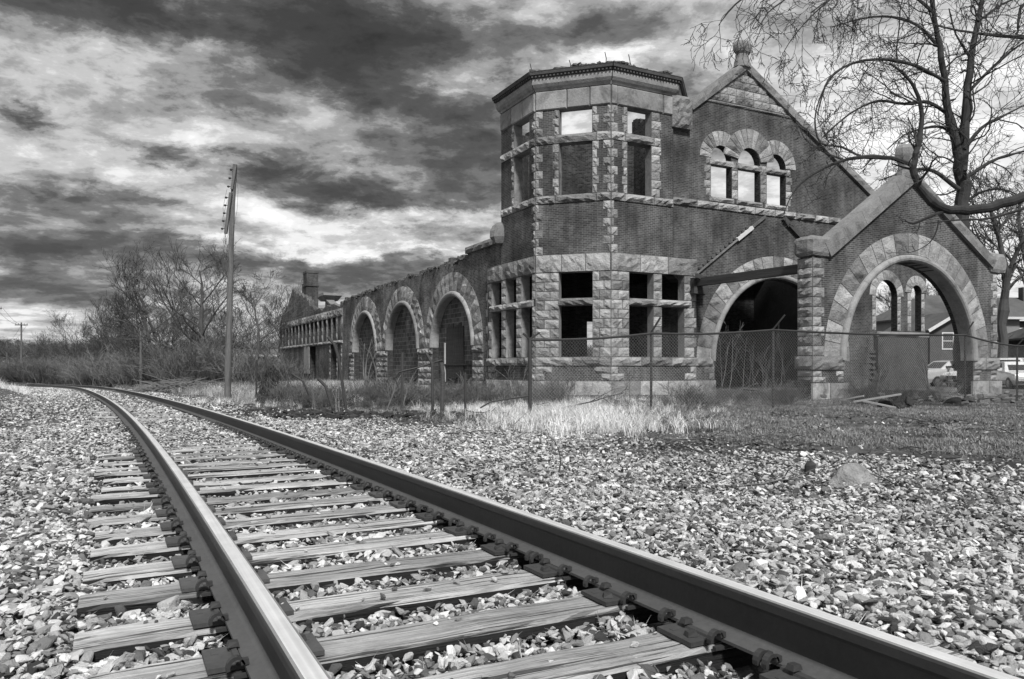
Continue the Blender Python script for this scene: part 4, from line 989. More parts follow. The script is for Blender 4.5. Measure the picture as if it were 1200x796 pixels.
# ------------------------------------------------------------------ bare trees
BARK = mat_rough('dark_bark', .045, .5, 3., 18., rnd=.15, stretch=(1, 1, .3))
BARK2 = mat_rough('grey_bark', .075, .5, 3., 18., rnd=.15, stretch=(1, 1, .3))
TLB = mat_rough('treeline_bark', .075, .5, 2., 12., rnd=.35)
BRUSH = mat_rough('brush_twigs', .125, .5, 1., 8., rnd=.2)
def grow(mb, rr, p, d, L_, r, lvl, kids, up=.12, wob=.28, rmin=.004, seg=5, spread=(.45, 1.0), shrink=(.45, .72)):
    pts = [p.copy()]; q = p.copy(); dd = d.normalized(); st = L_ / seg; dirs = [dd.copy()]
    for k in range(seg):
        dd = (dd + Vector((rr.gauss(0, wob), rr.gauss(0, wob), rr.gauss(0, wob * .8) + up)) * .55).normalized(); q = q + dd * st * rr.uniform(.8, 1.2); pts.append(q.copy()); dirs.append(dd.copy())
    r1 = max(rmin, r * .38); rad = [r + (r1 - r) * (k / seg) for k in range(seg + 1)]
    mb.tube(pts, rad, 5 if r > .05 else (4 if r > .02 else 3), cap=False)
    if lvl <= 0: return
    n = kids[min(len(kids) - 1, len(kids) - lvl)] if isinstance(kids, (list, tuple)) else kids
    for k in range(n):
        t = .22 + .78 * (k + rr.random()) / n; i = min(seg - 1, int(t * seg)); f = t * seg - i; c = pts[i].lerp(pts[i + 1], min(1, f)); base = dirs[i]
        ax = base.orthogonal().normalized(); ax.rotate(Matrix.Rotation(rr.uniform(0, 6.28), 3, base)); a = rr.uniform(*spread)
        nd = (base * math.cos(a) + ax * math.sin(a)).normalized(); s_ = rr.uniform(*shrink) * (1.15 - .5 * t)
        grow(mb, rr, c, nd, L_ * s_, max(rmin, rad[i] * rr.uniform(.38, .6)), lvl - 1, kids, up, wob * 1.08, rmin, max(3, seg - 1), spread, shrink)
def tree_meshes(seed, h, r, lvl=4, kids=(7, 6, 5, 5), rmin=.008, nst=1, up=.18, wob=.22, spread=(.35, .85), clear=.28, mat=None):
    rr = random.Random(seed); tk = MB(); cr = MB()
    for s_ in range(nst):
        d = Vector((rr.gauss(0, .12 + .15 * (nst > 1)), rr.gauss(0, .12 + .1 * (nst > 1)), 1)); pts = [Vector((rr.uniform(-.2, .2) * (nst > 1), 0, -.3))]; n = 9; dd = d.normalized(); H = h * rr.uniform(.8, 1)
        for k in range(n): dd = (dd + Vector((rr.gauss(0, .1), rr.gauss(0, .1), .08))).normalized(); pts.append(pts[-1] + dd * H * .85 / n)
        rad = [max(rmin, r * (1 - .85 * k / n)) for k in range(n + 1)]; rad[0] *= 1.3; tk.tube(pts, rad, 7, cap=False)
        m_ = kids[0] * 2
        for k in range(m_):
            t = clear + (1 - clear) * (k + rr.random()) / m_; i = min(n - 1, int(t * n)); c = pts[i].lerp(pts[i + 1], t * n - i); a = rr.uniform(0, 6.28); el = rr.uniform(.35, 1.0) * (.6 + .5 * t)
            d2 = Vector((math.cos(a), math.sin(a), el)); grow(cr, rr, c, d2, H * .42 * (1.25 - .75 * t) * rr.uniform(.7, 1.2), rad[i] * rr.uniform(.35, .5), lvl - 1, kids[1:], up, wob, rmin, 6, spread, (.5, .8))
    zs_ = np.array([v[2] for v in cr.v]); hh = float(np.percentile(zs_, 98))
    return tk.mesh('trunk', mat or TLB, uv=False, recalc=False), cr.mesh('crown', mat or TLB, uv=False, recalc=False), hh
variants = [tree_meshes(11, 9, .17, kids=(7, 5, 5, 4)), tree_meshes(12, 9, .15, nst=2, kids=(5, 5, 5, 4), clear=.2), tree_meshes(13, 9, .14, kids=(8, 5, 5, 4), spread=(.3, .65), up=.25),
            tree_meshes(14, 9, .2, kids=(7, 5, 5, 4), wob=.3), tree_meshes(15, 9, .10, nst=3, kids=(4, 5, 5, 4), clear=.12, up=.25, mat=BARK2)]
def place_tree(name, var, x, top, D, base_z, label, rz, wide=1.0, group=None, cat='tree', near_h=9.0):
    X = (x - 600) / F * D; zb = base_z if base_z is not None else gz(X, D); H = CZ + (YH - top) / F * D - zb
    t = empty(name, (X, D, zb), rz); tag(t, label, cat, group)
    a = mkobj('trunk', var[0], t); b = mkobj('crown', var[1], t); k = H / var[2]
    for q in (a, b): q.scale = (k * wide, k * wide, k)
    return t
TL = [  # pixel column, top row, depth, variant, widening, what singles it out
    (232, 288, 52, 3, 1.25, 'tallest wide-crowned bare tree behind the broken utility pole'),
    (196, 308, 60, 1, 1.1, 'forked bare tree just left of the tallest tree in the treeline'),
    (292, 322, 50, 0, 1.2, 'spreading bare tree between the utility pole and the station wing'),
    (150, 338, 74, 0, 1.0, 'round-topped bare tree above the brush by the track curve'),
    (116, 346, 88, 2, 1.1, 'upright bare tree standing over the place where the rails vanish'),
    (92, 372, 105, 4, 1.2, 'low many-stemmed bare tree at the end of the straight track'),
    (68, 392, 120, 1, 1.3, 'small forked bare tree beside the far crossarm pole'),
    (178, 345, 68, 4, 1.2, 'many-stemmed bare tree in the middle of the left treeline'),
    (265, 350, 58, 4, 1.2, 'pale many-stemmed bare tree growing behind the broken utility pole'),
    (318, 352, 66, 2, 1.2, 'bare tree rising beside the ruined gable of the station wing'),
    (135, 375, 96, 3, 1.3, 'wide low bare tree half hidden in the far brush'),
    (40, 402, 140, 3, 1.6, 'far bare tree between the two distant crossarm poles'),
    (5, 400, 130, 0, 1.6, 'far bare tree at the very edge of the grassy bank'),
    (212, 335, 72, 2, 1.1, 'slender bare tree behind the fork left of the tallest tree'),
]
for i, (x, top, D, v, wd, lab) in enumerate(TL):
    place_tree('bare_tree', variants[v], x, top, D, None, lab, i * 1.3 + .4, wd, 'bare trees of the left treeline')
# thicket under the trees: countable shrubs in front, an uncountable mass behind
def shrub_mesh(seed, n=46, h=2.6, mat=BRUSH, rmin=.007, lvl=2):
    rr = random.Random(seed); mb = MB()
    for _ in range(n):
        a = rr.uniform(0, 6.28); le = rr.uniform(.05, .75); p = Vector((rr.gauss(0, .5), rr.gauss(0, .5), -.1)); grow(mb, rr, p, Vector((math.cos(a) * le, math.sin(a) * le, 1)), h * rr.uniform(.5, .9), .016, lvl, (5, 4), .12, .25, rmin, 6, (.25, .7), (.45, .75))
    return mb.mesh('stems', mat, uv=False, recalc=False)
shr = [shrub_mesh(s) for s in (61, 62, 63)]
place_list = [(218, 398, 47, 'pale twiggy shrub left of the pile of cut brush'), (176, 402, 60, 'grey shrub in front of the thicket beside the track'), (252, 392, 50, 'leaning shrub against the foot of the broken utility pole'),
              (298, 405, 44, 'straggling shrub beside the vine-covered stump'), (140, 405, 72, 'grey shrub nearest the small track sign')]
for i, (x, top, D, lab) in enumerate(place_list):
    X = (x - 600) / F * D; zb = gz(X, D); H = CZ + (YH - top) / F * D - zb; o = mkobj('bare_shrub', shr[i % 3]); o.location = (X, D, zb); k = H / 2.9; o.scale = (k * 1.3, k * 1.3, k); o.rotation_euler = (0, 0, i * 1.9)
    tag(o, lab, 'shrub', 'shrubs under the left treeline')
def thicket():
    n = 300; x = rng.uniform(-2, 335, n); D = rng.uniform(54, 150, n)
    lo = np.interp(x, [0, 60, 120, 200, 335], [105, 92, 76, 56, 56]); D = lo + rng.random(n) ** 1.5 * 60
    X = (x - 600) / F * D; s, o = track_so(X, D); ok = (o > 4.5) | (o < -14); X, D = X[ok], D[ok]; z = terrain(X, D); m_ = len(X)
    top = np.interp(600 + X / D * F, [0, 60, 150, 240, 335], [424, 419, 410, 410, 416]); H = (CZ + (YH - top) / F * D - z) * rng.uniform(.55, 1.05, m_) / 2.9
    return scatter('undergrowth', np.stack([X, D, z], 1), np.stack([H * 1.5, H * 1.5, H], 1), np.stack([np.zeros(m_), np.zeros(m_), rng.uniform(0, 6.28, m_)], 1), rng.integers(0, 3, m_), shr)
thicket()
def far_wood():      # a distant belt of woods all round, far beyond anything else
    n = 900; a = rng.uniform(-.95, .95, n); D = rng.uniform(190, 330, n); X = D * np.sin(a); Y = D * np.cos(a)
    s, o = track_so(X, Y); m_ = n; z = terrain(X, Y) - .3; k = rng.uniform(.7, 1.25, n) * 1.0
    return scatter('far_woodland', np.stack([X, Y, z], 1), np.stack([k * 1.8, k * 1.8, k], 1), np.stack([np.zeros(n), np.zeros(n), rng.uniform(0, 6.28, n)], 1), rng.integers(0, 6, n), [v[1] for v in variants[:4]] + shr[:2])
far_wood()

# --- the big tree behind the porch and the limbs that reach in from the right
def limb(mb_t, mb_c, pts, D, r0, r1, rr, twigs=7, tl=1.0, lvl=3, kids=(4, 4, 3), spread=(.5, 1.1), rmin=.006, dj=0.0, up=.04, skip=0.0):
    P_ = [px(x, y, D + (dj * i)) for i, (x, y) in enumerate(pts)]
    # smooth the traced line
    fine = []
    for i in range(len(P_) - 1):
        a = P_[max(0, i - 1)]; b = P_[i]; c = P_[i + 1]; d = P_[min(len(P_) - 1, i + 2)]
        for k in range(3):
            t = k / 3; fine.append(.5 * ((2 * b) + (c - a) * t + (2 * a - 5 * b + 4 * c - d) * t * t + (-a + 3 * b - 3 * c + d) * t ** 3))
    fine.append(P_[-1]); n = len(fine); rad = [r0 + (r1 - r0) * (i / (n - 1)) for i in range(n)]
    for i in range(1, n - 1): fine[i] = fine[i] + Vector((rr.gauss(0, 1), rr.gauss(0, 1), rr.gauss(0, 1))) * rad[i] * .13
    rad = [r_ * (1 + .16 * noise.noise(Vector((i * .55, r0 * 50, D))) + (.28 if (i % 11 == 5 and r0 > .05) else 0)) for i, r_ in enumerate(rad)]
    mb_t.tube(fine, rad, 11 if r0 > .1 else (6 if r0 > .04 else 4), cap=True)
    if r0 > .08:      # broken stubs
        for k in range(4):
            i = rr.randrange(2, n - 3); q = Vector((rr.gauss(0, 1), rr.gauss(0, .5), rr.uniform(-.3, 1))).normalized(); mb_t.tube([fine[i], fine[i] + q * rad[i] * 1.8, fine[i] + q * rad[i] * 2.6], [rad[i] * .4, rad[i] * .28, rad[i] * .2], 5)
    for k in range(twigs):
        t = skip + (1 - skip) * (k + rr.random()) / twigs; i = min(n - 2, int(t * (n - 1))); d = (fine[i + 1] - fine[i]).normalized()
        ax = Vector((rr.gauss(0, 1), rr.gauss(0, .6), rr.gauss(0, 1))); ax = (ax - d * ax.dot(d)).normalized(); a = rr.uniform(*spread)
        grow(mb_c, rr, fine[i], d * math.cos(a) + ax * math.sin(a), tl * rr.uniform(.55, 1.3), max(rmin, min(rad[i] * .45, .055)), lvl, kids, up, .40, rmin, 9, (.35, 1.0), (.50, .85))
    return fine
bt = empty('bare_tree', px(1129, 452, 45)); tag(bt, 'tall bare tree with forked trunk rising behind the porch gable', 'tree')
rr = random.Random(5); tk, cr_ = MB(), MB()
D = 45
limb(tk, cr_, [(1130, 462), (1128, 380), (1129, 300), (1127, 250), (1127, 215), (1126, 190)], D, .44, .36, rr, 0)
limb(tk, cr_, [(1126, 195), (1119, 165), (1111, 130), (1107, 95), (1101, 55), (1094, 15), (1088, -40), (1080, -90)], D, .27, .06, rr, 13, 3.8, 3, (4, 3, 2), rmin=.012)
limb(tk, cr_, [(1127, 200), (1130, 155), (1133, 115), (1138, 70), (1146, 25), (1156, -25), (1165, -80)], D, .30, .07, rr, 13, 3.8, 3, (4, 3, 2), rmin=.012)
for pts, r0, tw in (
    ([(1124, 222), (1100, 204), (1080, 198), (1055, 203), (1030, 212)], .14, 8), ([(1112, 135), (1088, 120), (1060, 122), (1030, 118), (1005, 128), (980, 146), (958, 168)], .12, 14),
    ([(1107, 95), (1075, 78), (1040, 70), (1000, 74), (972, 92), (962, 118), (958, 135)], .11, 14), ([(1130, 175), (1150, 150), (1178, 135), (1210, 118)], .12, 8), ([(1128, 212), (1160, 190), (1190, 180), (1225, 172)], .12, 8),
    ([(1134, 108), (1160, 82), (1185, 60), (1215, 40)], .11, 9), ([(1101, 55), (1075, 30), (1045, 20), (1010, 22), (975, 32)], .10, 14), ([(1094, 15), (1060, -12), (1020, -18), (980, -5), (950, 15)], .10, 12),
    ([(1128, 240), (1150, 225), (1175, 222), (1200, 232)], .10, 6), ([(1146, 25), (1175, 5), (1210, -10)], .09, 7), ([(1138, 70), (1120, 40), (1112, 10)], .08, 7), ([(1127, 165), (1105, 150), (1085, 150), (1060, 158), (1040, 175)], .09, 10)):
    limb(tk, cr_, pts, D + rr.uniform(-1.5, 1.5), r0, .03, rr, max(4, int(tw * .75)), 3.4, 3, (4, 3, 2), rmin=.011)
inv = Matrix.Translation(-bt.location)
def build_tree(root, tk, cr_, mat):
    off = -Vector(root.location)
    for nm, mb in (('trunk', tk), ('crown', cr_)):
        mb.v = [(v[0] + off.x, v[1] + off.y, v[2] + off.z) for v in mb.v]; mb.build(nm, mat, root, uv=False, recalc=False)
build_tree(bt, tk, cr_, BARK)
ft = empty('bare_tree', (14.5, 18.5, gz(14.5, 18.5))); tag(ft, 'gnarled bare tree outside the view whose crooked limb hangs in front of the porch', 'tree')
rr = random.Random(9); tk, cr_ = MB(), MB(); D = 18
tk.tube([Vector((14.5, 18.5, -.3)), Vector((14.4, 18.4, 1.5)), Vector((14.2, 18.3, 3.2)), Vector((13.8, 18.1, 4.6)), Vector((13.4, 18.0, 7)), Vector((13.2, 17.8, 10)), Vector((12.6, 17.6, 13))], [.42, .33, .30, .27, .2, .14, .08], 10)
limb(tk, cr_, [(1290, 215), (1240, 220), (1200, 231), (1160, 243), (1122, 247), (1097, 240), (1081, 224), (1072, 205), (1071, 188), (1077, 165), (1080, 138), (1076, 114), (1066, 94), (1054, 82), (1042, 74)], D, .14, .018, rr, 12, .8, 2, (3, 3), rmin=.006, skip=.45)
limb(tk, cr_, [(1073, 196), (1045, 186), (1012, 184), (985, 189), (960, 200), (940, 214), (926, 232), (918, 252)], D, .055, .01, rr, 8, .45, 2, (3, 3))
limb(tk, cr_, [(985, 189), (970, 205), (966, 222), (950, 238), (938, 246)], D, .02, .006, rr, 3, .25, 1, (3,))
limb(tk, cr_, [(990, 188), (965, 178), (945, 165), (938, 152)], D, .028, .008, rr, 7, .4, 2, (3, 3))
limb(tk, cr_, [(1010, 184), (985, 172), (962, 168), (955, 140), (965, 105), (985, 82), (1010, 73), (1040, 78)], D, .03, .006, rr, 16, .7, 3, (3, 3, 3))
limb(tk, cr_, [(1110, 246), (1085, 256), (1070, 262), (1060, 258)], D, .05, .01, rr, 4, .3, 1, (3,))
limb(tk, cr_, [(1100, 258), (1096, 275), (1085, 288), (1066, 296), (1044, 296)], D, .02, .006, rr, 4, .25, 1, (3,))
limb(tk, cr_, [(1290, 235), (1230, 236), (1195, 246), (1160, 256), (1120, 258), (1085, 262)], D + .8, .05, .012, rr, 6, .6, 2, (3, 3))
limb(tk, cr_, [(1300, 40), (1240, 48), (1195, 44), (1150, 40), (1110, 33), (1085, 26)], D - 3, .05, .010, rr, 12, .8, 2, (4, 3))
limb(tk, cr_, [(1230, -60), (1215, -10), (1196, 10), (1193, 38)], D - 3, .05, .016, rr, 4, .6, 2, (3, 3))
limb(tk, cr_, [(1240, -130), (1140, -90), (1040, -70), (960, -45), (900, -20), (862, 5), (842, 30)], D - 1, .07, .008, rr, 17, 1.1, 3, (3, 3, 2), up=-.10)
limb(tk, cr_, [(1100, -75), (1030, -40), (985, -10), (950, 20), (925, 50), (912, 75)], D - 1, .04, .006, rr, 11, .9, 3, (3, 3, 2), up=-.10)
limb(tk, cr_, [(960, -40), (925, -5), (900, 15), (885, 40)], D - 1, .03, .006, rr, 7, .8, 3, (3, 3, 2), up=-.10)
build_tree(ft, tk, cr_, BARK)
rt = empty('bare_tree', px(1176, 455, 50)); tag(rt, 'leaning bare tree with thick trunk right of the porch, in front of the brick house', 'tree')
rr = random.Random(15); tk, cr_ = MB(), MB(); D = 50
limb(tk, cr_, [(1176, 462), (1175, 400), (1177, 350), (1180, 325), (1175, 300), (1168, 270), (1160, 240)], D, .32, .10, rr, 9, 3, 3, (4, 3, 3), rmin=.011, skip=.5)
for pts, r0 in (([(1178, 335), (1190, 300), (1205, 270), (1230, 235)], .2), ([(1177, 320), (1160, 300), (1150, 285), (1140, 262)], .12), ([(1176, 345), (1195, 325), (1215, 318)], .12), ([(1168, 272), (1185, 252), (1205, 240)], .1)):
    limb(tk, cr_, pts, D, r0, .03, rr, 9, 2.6, 3, (4, 3, 3), rmin=.011)
build_tree(rt, tk, cr_, BARK2)
rt2 = place_tree('bare_tree', variants[3], 1225, 200, 62, None, 'wide bare tree over the parked cars at the right edge', 2.2, 1.3)
for x, top, D, v, lab in ((1090, 320, 95, 1, 'forked bare tree seen through the porch arch behind the house'), (1045, 330, 85, 0, 'bare tree filling the small arched window beyond the porch')):
    place_tree('bare_tree', variants[v], x, top, D, None, lab, x, 1.3)

# ------------------------------------------------------------------ fences
def wire_mesh_panel(mb, a, b, h0a, h0b, h1a, h1b, pitch=.085, w=.0046):
    a, b = Vector(a), Vector(b); L_ = (b - a).length; u = (b - a) / L_
    def pt(t, f):
        z0 = h0a + (h0b - h0a) * t / L_; z1 = h1a + (h1b - h1a) * t / L_; q = a + u * t; return Vector((q.x, q.y, z0 + (z1 - z0) * f))
    H = (h1a - h0a + h1b - h0b) / 2; n = int((L_ + H) / pitch)
    for s_ in (1, -1):
        for k in range(n):
            t0 = k * pitch - H; t1 = t0 + H; f0, f1 = 0.0, 1.0
            if t0 < 0: f0 = -t0 / H; t0 = 0
            if t1 > L_: f1 = 1 - (t1 - L_) / H; t1 = L_
            if f1 <= f0: continue
            if s_ < 0: p, q = pt(t0, 1 - f0), pt(t1, 1 - f1)
            else: p, q = pt(t0, f0), pt(t1, f1)
            c = Vector((0, 0, w)); d = Vector((0, w, 0)); b_ = len(mb.v)
            mb.v += [tuple(p), tuple(p + c), tuple(p + d), tuple(q), tuple(q + c), tuple(q + d)]; mb.f += [(b_, b_ + 1, b_ + 4, b_ + 3), (b_ + 1, b_ + 2, b_ + 5, b_ + 4), (b_ + 2, b_, b_ + 3, b_ + 5)]; mb.m += [0, 0, 0]
fe = empty('chain_link_fence', (0, 17.5, -.1)); tag(fe, 'sagging chain-link fence with barbed wire arms in front of the tower and porch', 'fence')
fo = -Vector(fe.location)
posts = [(621, 397.6, 485, 17.4, (613, 391)), (763, 390, 481, 18.7, (774, 372)), (906, 386, 477, 20.0, (920, 369)), (1131, 392, 470, 23.2, (1141, 377)), (1192, 405, 466, 25.2, (1199, 398)), (1290, 397, 462, 27.5, (1300, 380))]
tops = []; 
for (x, yt, yb, D, arm) in posts:
    t = px(x, yt, D); X = t.x; zb = gz(X, D) - .2; mb = MB(); mb.tube([Vector((X, D, zb)) + fo, t + fo + Vector((0, 0, .02))], .032 if x != 621 else .045, 7)
    mb.build('post', STEEL, fe, uv=False)
    m2 = MB(); q = px(arm[0], arm[1], D - .15); m2.bar(t + fo, q + fo, .028, .04); m2.build('barbed_wire_arm', STEEL, fe, uv=False)
    if x in (621,):
        m2 = MB(); q = px(arm[0] + 19, arm[1] - 1, D + .2); m2.bar(t + fo, q + fo, .028, .04); m2.build('barbed_wire_arm', STEEL, fe, uv=False)
    tops.append((t, gz(X, D)))
mb = MB(); line = []
for (t, g), (t2, g2) in zip(tops, tops[1:]):
    for k in range(5): f = k / 5; line.append(t.lerp(t2, f) + fo + Vector((0, -.02, -.02 - .05 * math.sin(math.pi * f))))
line.append(tops[-1][0] + fo); mb.tube(line, .028, 6); mb.build('top_rail', STEEL, fe, uv=False)
mb = MB()
for (t, g), (t2, g2) in zip(tops, tops[1:]): wire_mesh_panel(mb, (t.x + fo.x, t.y + fo.y - .03, 0), (t2.x + fo.x, t2.y + fo.y - .03, 0), g + fo.z, g2 + fo.z, t.z + fo.z - .03, t2.z + fo.z - .03)
mb.build('chain_link_mesh', WIRE, fe, uv=False, recalc=False)['kind'] = 'stuff'

mb = MB()      # fallen stretch of rail lying low at the left end
mb.tube([px(621, 464, 17.4) + fo, px(600, 467, 17.3) + fo, px(575, 471, 17.0) + fo, px(563, 478, 16.9) + fo], .02, 6); mb.build('fallen_rail', STEEL, fe, uv=False)
# what is left of the fence along the tracks: leaning and bent posts, each on its own
lone = [([(471, 467), (471.5, 413)], 20, .035, 'upright rusty fence post between the first and second bricked arches'), ([(507, 476), (506.5, 427), (499, 413)], 18, .035, 'rusty fence post with a bent top in front of the nearest bricked arch'),
        ([(545.5, 475), (545, 437)], 18.2, .03, 'short fence stake standing at the tower side of the nearest bricked arch'), ([(407, 467), (397, 420), (392, 404), (384, 395)], 21, .04, 'tilted fence post leaning left before the far wing'),
        ([(373, 458), (355, 447), (342, 438)], 23, .035, 'fence post lying aslant in dry grass beside the vine-covered stump'), ([(393, 466), (382, 453), (373, 444)], 21, .045, 'broken post stub lying on the grass left of the tilted post'),
        ([(518, 480), (519, 437), (517, 425)], 17.2, .05, 'weathered wooden stake beside the bent fence post'), ([(300, 458), (301, 422)], 27, .03, 'thin dark stake left of the vine-covered stump')]
for pts, D, r, lab in lone:
    base = px(pts[0][0], pts[0][1], D); zb = gz(base.x, D); o = MB(); P_ = [px(x, y, D) for x, y in pts]; P_[0].z = zb - .15; o.tube([p - Vector((base.x, D, zb)) for p in P_], r, 7)
    ob = o.build('fence_post', TIMBER if 'wooden' in lab or 'stub' in lab else STEEL, uv=False); ob.location = (base.x, D, zb); tag(ob, lab, 'fence post', 'leftover fence posts by the tracks')
base = px(472, 455, 18.5); o = MB(); o.tube([px(x, y, 18.6) - base for x, y in ((466, 452), (463, 443), (468, 436), (485, 432), (502, 427), (518, 422))], .02, 5); o.tube([px(x, y, 18.6) - base for x, y in ((466, 452), (470, 447), (467, 440), (462, 446))], .012, 4)
ob = o.build('bent_fence_rail', STEEL, uv=False); ob.location = base; tag(ob, 'loose bent fence rail hooked over the two posts before the arches', 'fence rail')

# ------------------------------------------------------------------ poles
def local(pts, base): return [Vector(p) - Vector(base) for p in pts]
WOODP = mat_rough('weathered_pole', .13, .7, 2.2, 14., rnd=.15, stretch=(9, 9, .5), bstr=.9, stain=.5)
base = px(266.5, 467, 30); base.z = gz(base.x, 30)
up_ = empty('utility_pole', base); tag(up_, 'tall leaning wooden utility pole beside the track with two crossarms hanging down', 'utility pole')
P_ = local([px(x, y, 30) for x, y in ((266.5, 472), (268, 400), (270.5, 300), (272.5, 240), (275.5, 193))], base)
mb = MB(); mb.tube(P_, [.125, .118, .105, .095, .085], 12); mb.build('pole', WOODP, up_, uv=False)
def arm(p0, p1, D, nm='crossarm', ins=4):
    mb = MB(); a, b = px(*p0, D) - base, px(*p1, D) - base; mb.bar(a, b, .10, .12, up=(0, 1, 0)); o = mb.build(nm, WOODP, up_, uv=False)
    for k in range(ins):
        t = .12 + .76 * k / max(1, ins - 1); c = a.lerp(b, t); m2 = MB(); m2.tube([c, c + Vector((-.10, -.02, .0)), c + Vector((-.12, -.02, 0)), c + Vector((-.17, -.02, 0)), c + Vector((-.20, -.02, 0))], [.012, .014, .038, .045, .02], 7); m2.build('insulator', STEEL, o, uv=False)
arm((276, 196), (272, 222), 29.9, ins=3); arm((270.5, 226), (264.5, 274), 29.8, ins=5)
mb = MB(); rr = random.Random(3)
for k in range(5):
    x0, y0 = (266 + k * .7, 222 + k * 12); pts = [(x0, y0), (x0 - 4 - 3 * rr.random(), y0 + 22), (x0 - 5 + 5 * rr.random(), y0 + 45), (x0 - 7 + 6 * rr.random(), min(y0 + 70, 322)), (267, min(y0 + 88, 330))]
    mb.tube([px(x, y, 29.8) - base for x, y in pts], .006, 3)
mb.tube([px(x, y, 29.8) - base for x, y in ((276, 200), (279, 222), (278, 245), (275, 262), (273, 268))], .006, 3)
mb.build('loose_wires', STEEL, up_, uv=False)
def tpole(x, yt, yb, D, r, lab, arm_w=None, arm_y=None, name='utility_pole', cat='utility pole', tilt=0, grp='far poles along the tracks'):
    b = px(x, yb, D); b.z = gz(b.x, D); t = empty(name, b); tag(t, lab, cat, grp); mb = MB(); mb.tube([Vector((0, 0, -.3)), px(x + tilt, yt, D) - b], [r, r * .7], 8); mb.build('pole', WOODP, t, uv=False)
    if arm_w:
        c = px(x + tilt, arm_y, D - .15) - b; w = arm_w / F * D / 2; mb = MB(); mb.box(c.x - w, c.x + w, c.y - .06, c.y + .06, c.z - .07, c.z + .07); a = mb.build('crossarm', WOODP, t, uv=False)
        for k in (-.9, -.45, .45, .9): m2 = MB(); q = c + Vector((k * w, 0, .07)); m2.tube([q, q + Vector((0, 0, .12)), q + Vector((0, 0, .2))], [.02, .05, .03], 6); m2.build('insulator', STEEL, a, uv=False)
    return t
tpole(25, 378, 439, 120, .16, 'crossarm pole standing on the grassy bank, the nearer of two', 15, 381)
tpole(8, 398, 438, 150, .17, 'farther and shorter crossarm pole on the grassy bank', 11, 400)
tpole(-6, 358, 440, 95, .18, 'crossarm pole cut off by the left edge with one arm in view', 16, 362)
tpole(165, 388, 454, 58, .11, 'plain grey pole without crossarm in front of the track side brush')
tpole(192.5, 425, 452, 50, .09, 'short pale marker post beside the pile of cut brush', name='marker_post', cat='post')
mb = MB(); 
for y0, y1 in ((360, 381), (361, 382)):
    a, b = px(-6 + (y0 - 360) * 9, y0, 95), px(25 + (y0 - 360) * 6, y1, 120); mb.tube([a.lerp(b, k / 8) - Vector((0, 0, .6 * math.sin(math.pi * k / 8))) for k in range(9)], .02, 3)
    a, b = b, px(8 + (y0 - 360) * 3, 400, 150); mb.tube([a.lerp(b, k / 8) - Vector((0, 0, .6 * math.sin(math.pi * k / 8))) for k in range(9)], .02, 3)
tag(mb.build('overhead_wires', STEEL, uv=False), 'thin overhead wires strung between the distant crossarm poles', 'wires')
b = px(117, 449, 78); b.z = gz(b.x, 78); sg = empty('track_sign', b); tag(sg, 'small dark board on a post seen from behind at the track curve', 'sign')
mb = MB(); mb.box(-.04, .04, -.04, .04, -.2, 1.1); mb.build('post', STEEL, sg); mb = MB(); mb.box(-.33, .33, -.07, -.045, .85, 1.15); mb.build('board', STEEL, sg)

# ------------------------------------------------------------------ rocks, stump, debris, brush
ROCK = mat_rough('field_rock', .26, .6, 5., 24., rnd=.15, bstr=1.0, bdist=.04, stain=.5)
def rock(x, y, D, w, h, seed, lab, cat='rock', name='rock', mat=None, grp=None, rz=0., dep=.7):
    X = (x - 600) / F * D; z = gz(X, D); me = rock_mesh(seed, 12, .8, name, mat or ROCK, 1.0, 2); o = mkobj(name, me); o.location = (X, D, z + h * .30); o.scale = (w, w * dep, h * 1.15); o.rotation_euler = (0, 0, rz); tag(o, lab, cat, grp); return o
def peak_rock():
    bm = bmesh.new()
    for q in ((-.26, -.06, -.08), (-.2, .12, -.08), (.24, -.09, -.08), (.25, .1, -.08), (-.04, -.15, -.08), (-.235, -.02, .02), (-.10, -.07, .085), (-.045, .03, .175), (.03, .02, .188), (.10, -.03, .15), (.20, .0, .075), (.245, -.05, .01), (.02, -.135, .04), (.12, .12, .09), (-.09, .12, .07)): bm.verts.new(q)
    bmesh.ops.convex_hull(bm, input=bm.verts); bmesh.ops.bevel(bm, geom=bm.edges[:], offset=.008, segments=1, affect='EDGES'); bmesh.ops.triangulate(bm, faces=bm.faces[:])
    for _ in range(3): bmesh.ops.subdivide_edges(bm, edges=[e for e in bm.edges if e.calc_length() > .03], cuts=1); bmesh.ops.triangulate(bm, faces=bm.faces[:])
    for v in bm.verts: v.co += Vector((noise.noise(v.co * 9), noise.noise(v.co * 9 + Vector((5, 0, 0))), noise.noise(v.co * 9 + Vector((0, 7, 0))))) * .012 + Vector((noise.noise(v.co * 40), noise.noise(v.co * 38 + Vector((3, 0, 0))), noise.noise(v.co * 42))) * .005
    me = bpy.data.meshes.new('rock'); bm.to_mesh(me); bm.free(); me.materials.append(ROCK); o = mkobj('rock', me); X = (998 - 600) / F * 6.8; o.location = (X, 6.8, gz(X, 6.8) + .02); o.rotation_euler = (0, 0, .15); tag(o, 'large angular grey rock on the gravel, right of the dark stump', 'rock')
peak_rock()
rock(967, 572, 6.4, .16, .10, 8, 'small pale rock lying against the large angular rock', rz=1)
rock(619, 551, 7.4, .21, .15, 5, 'round pale stone on the gravel beside the fallen stick')
rock(1060, 561, 6.9, .17, .07, 6, 'flat pale stone right of the large angular rock'); rock(1077, 563, 6.8, .15, .06, 16, 'longest flat stone in the gravel beside the dirt')
rock(1145, 560, 7.0, .11, .08, 7, 'small round pale stone on dark dirt near the right edge'); rock(1168, 566, 6.7, .14, .10, 9, 'blunt mottled stone on dark dirt at the right edge')
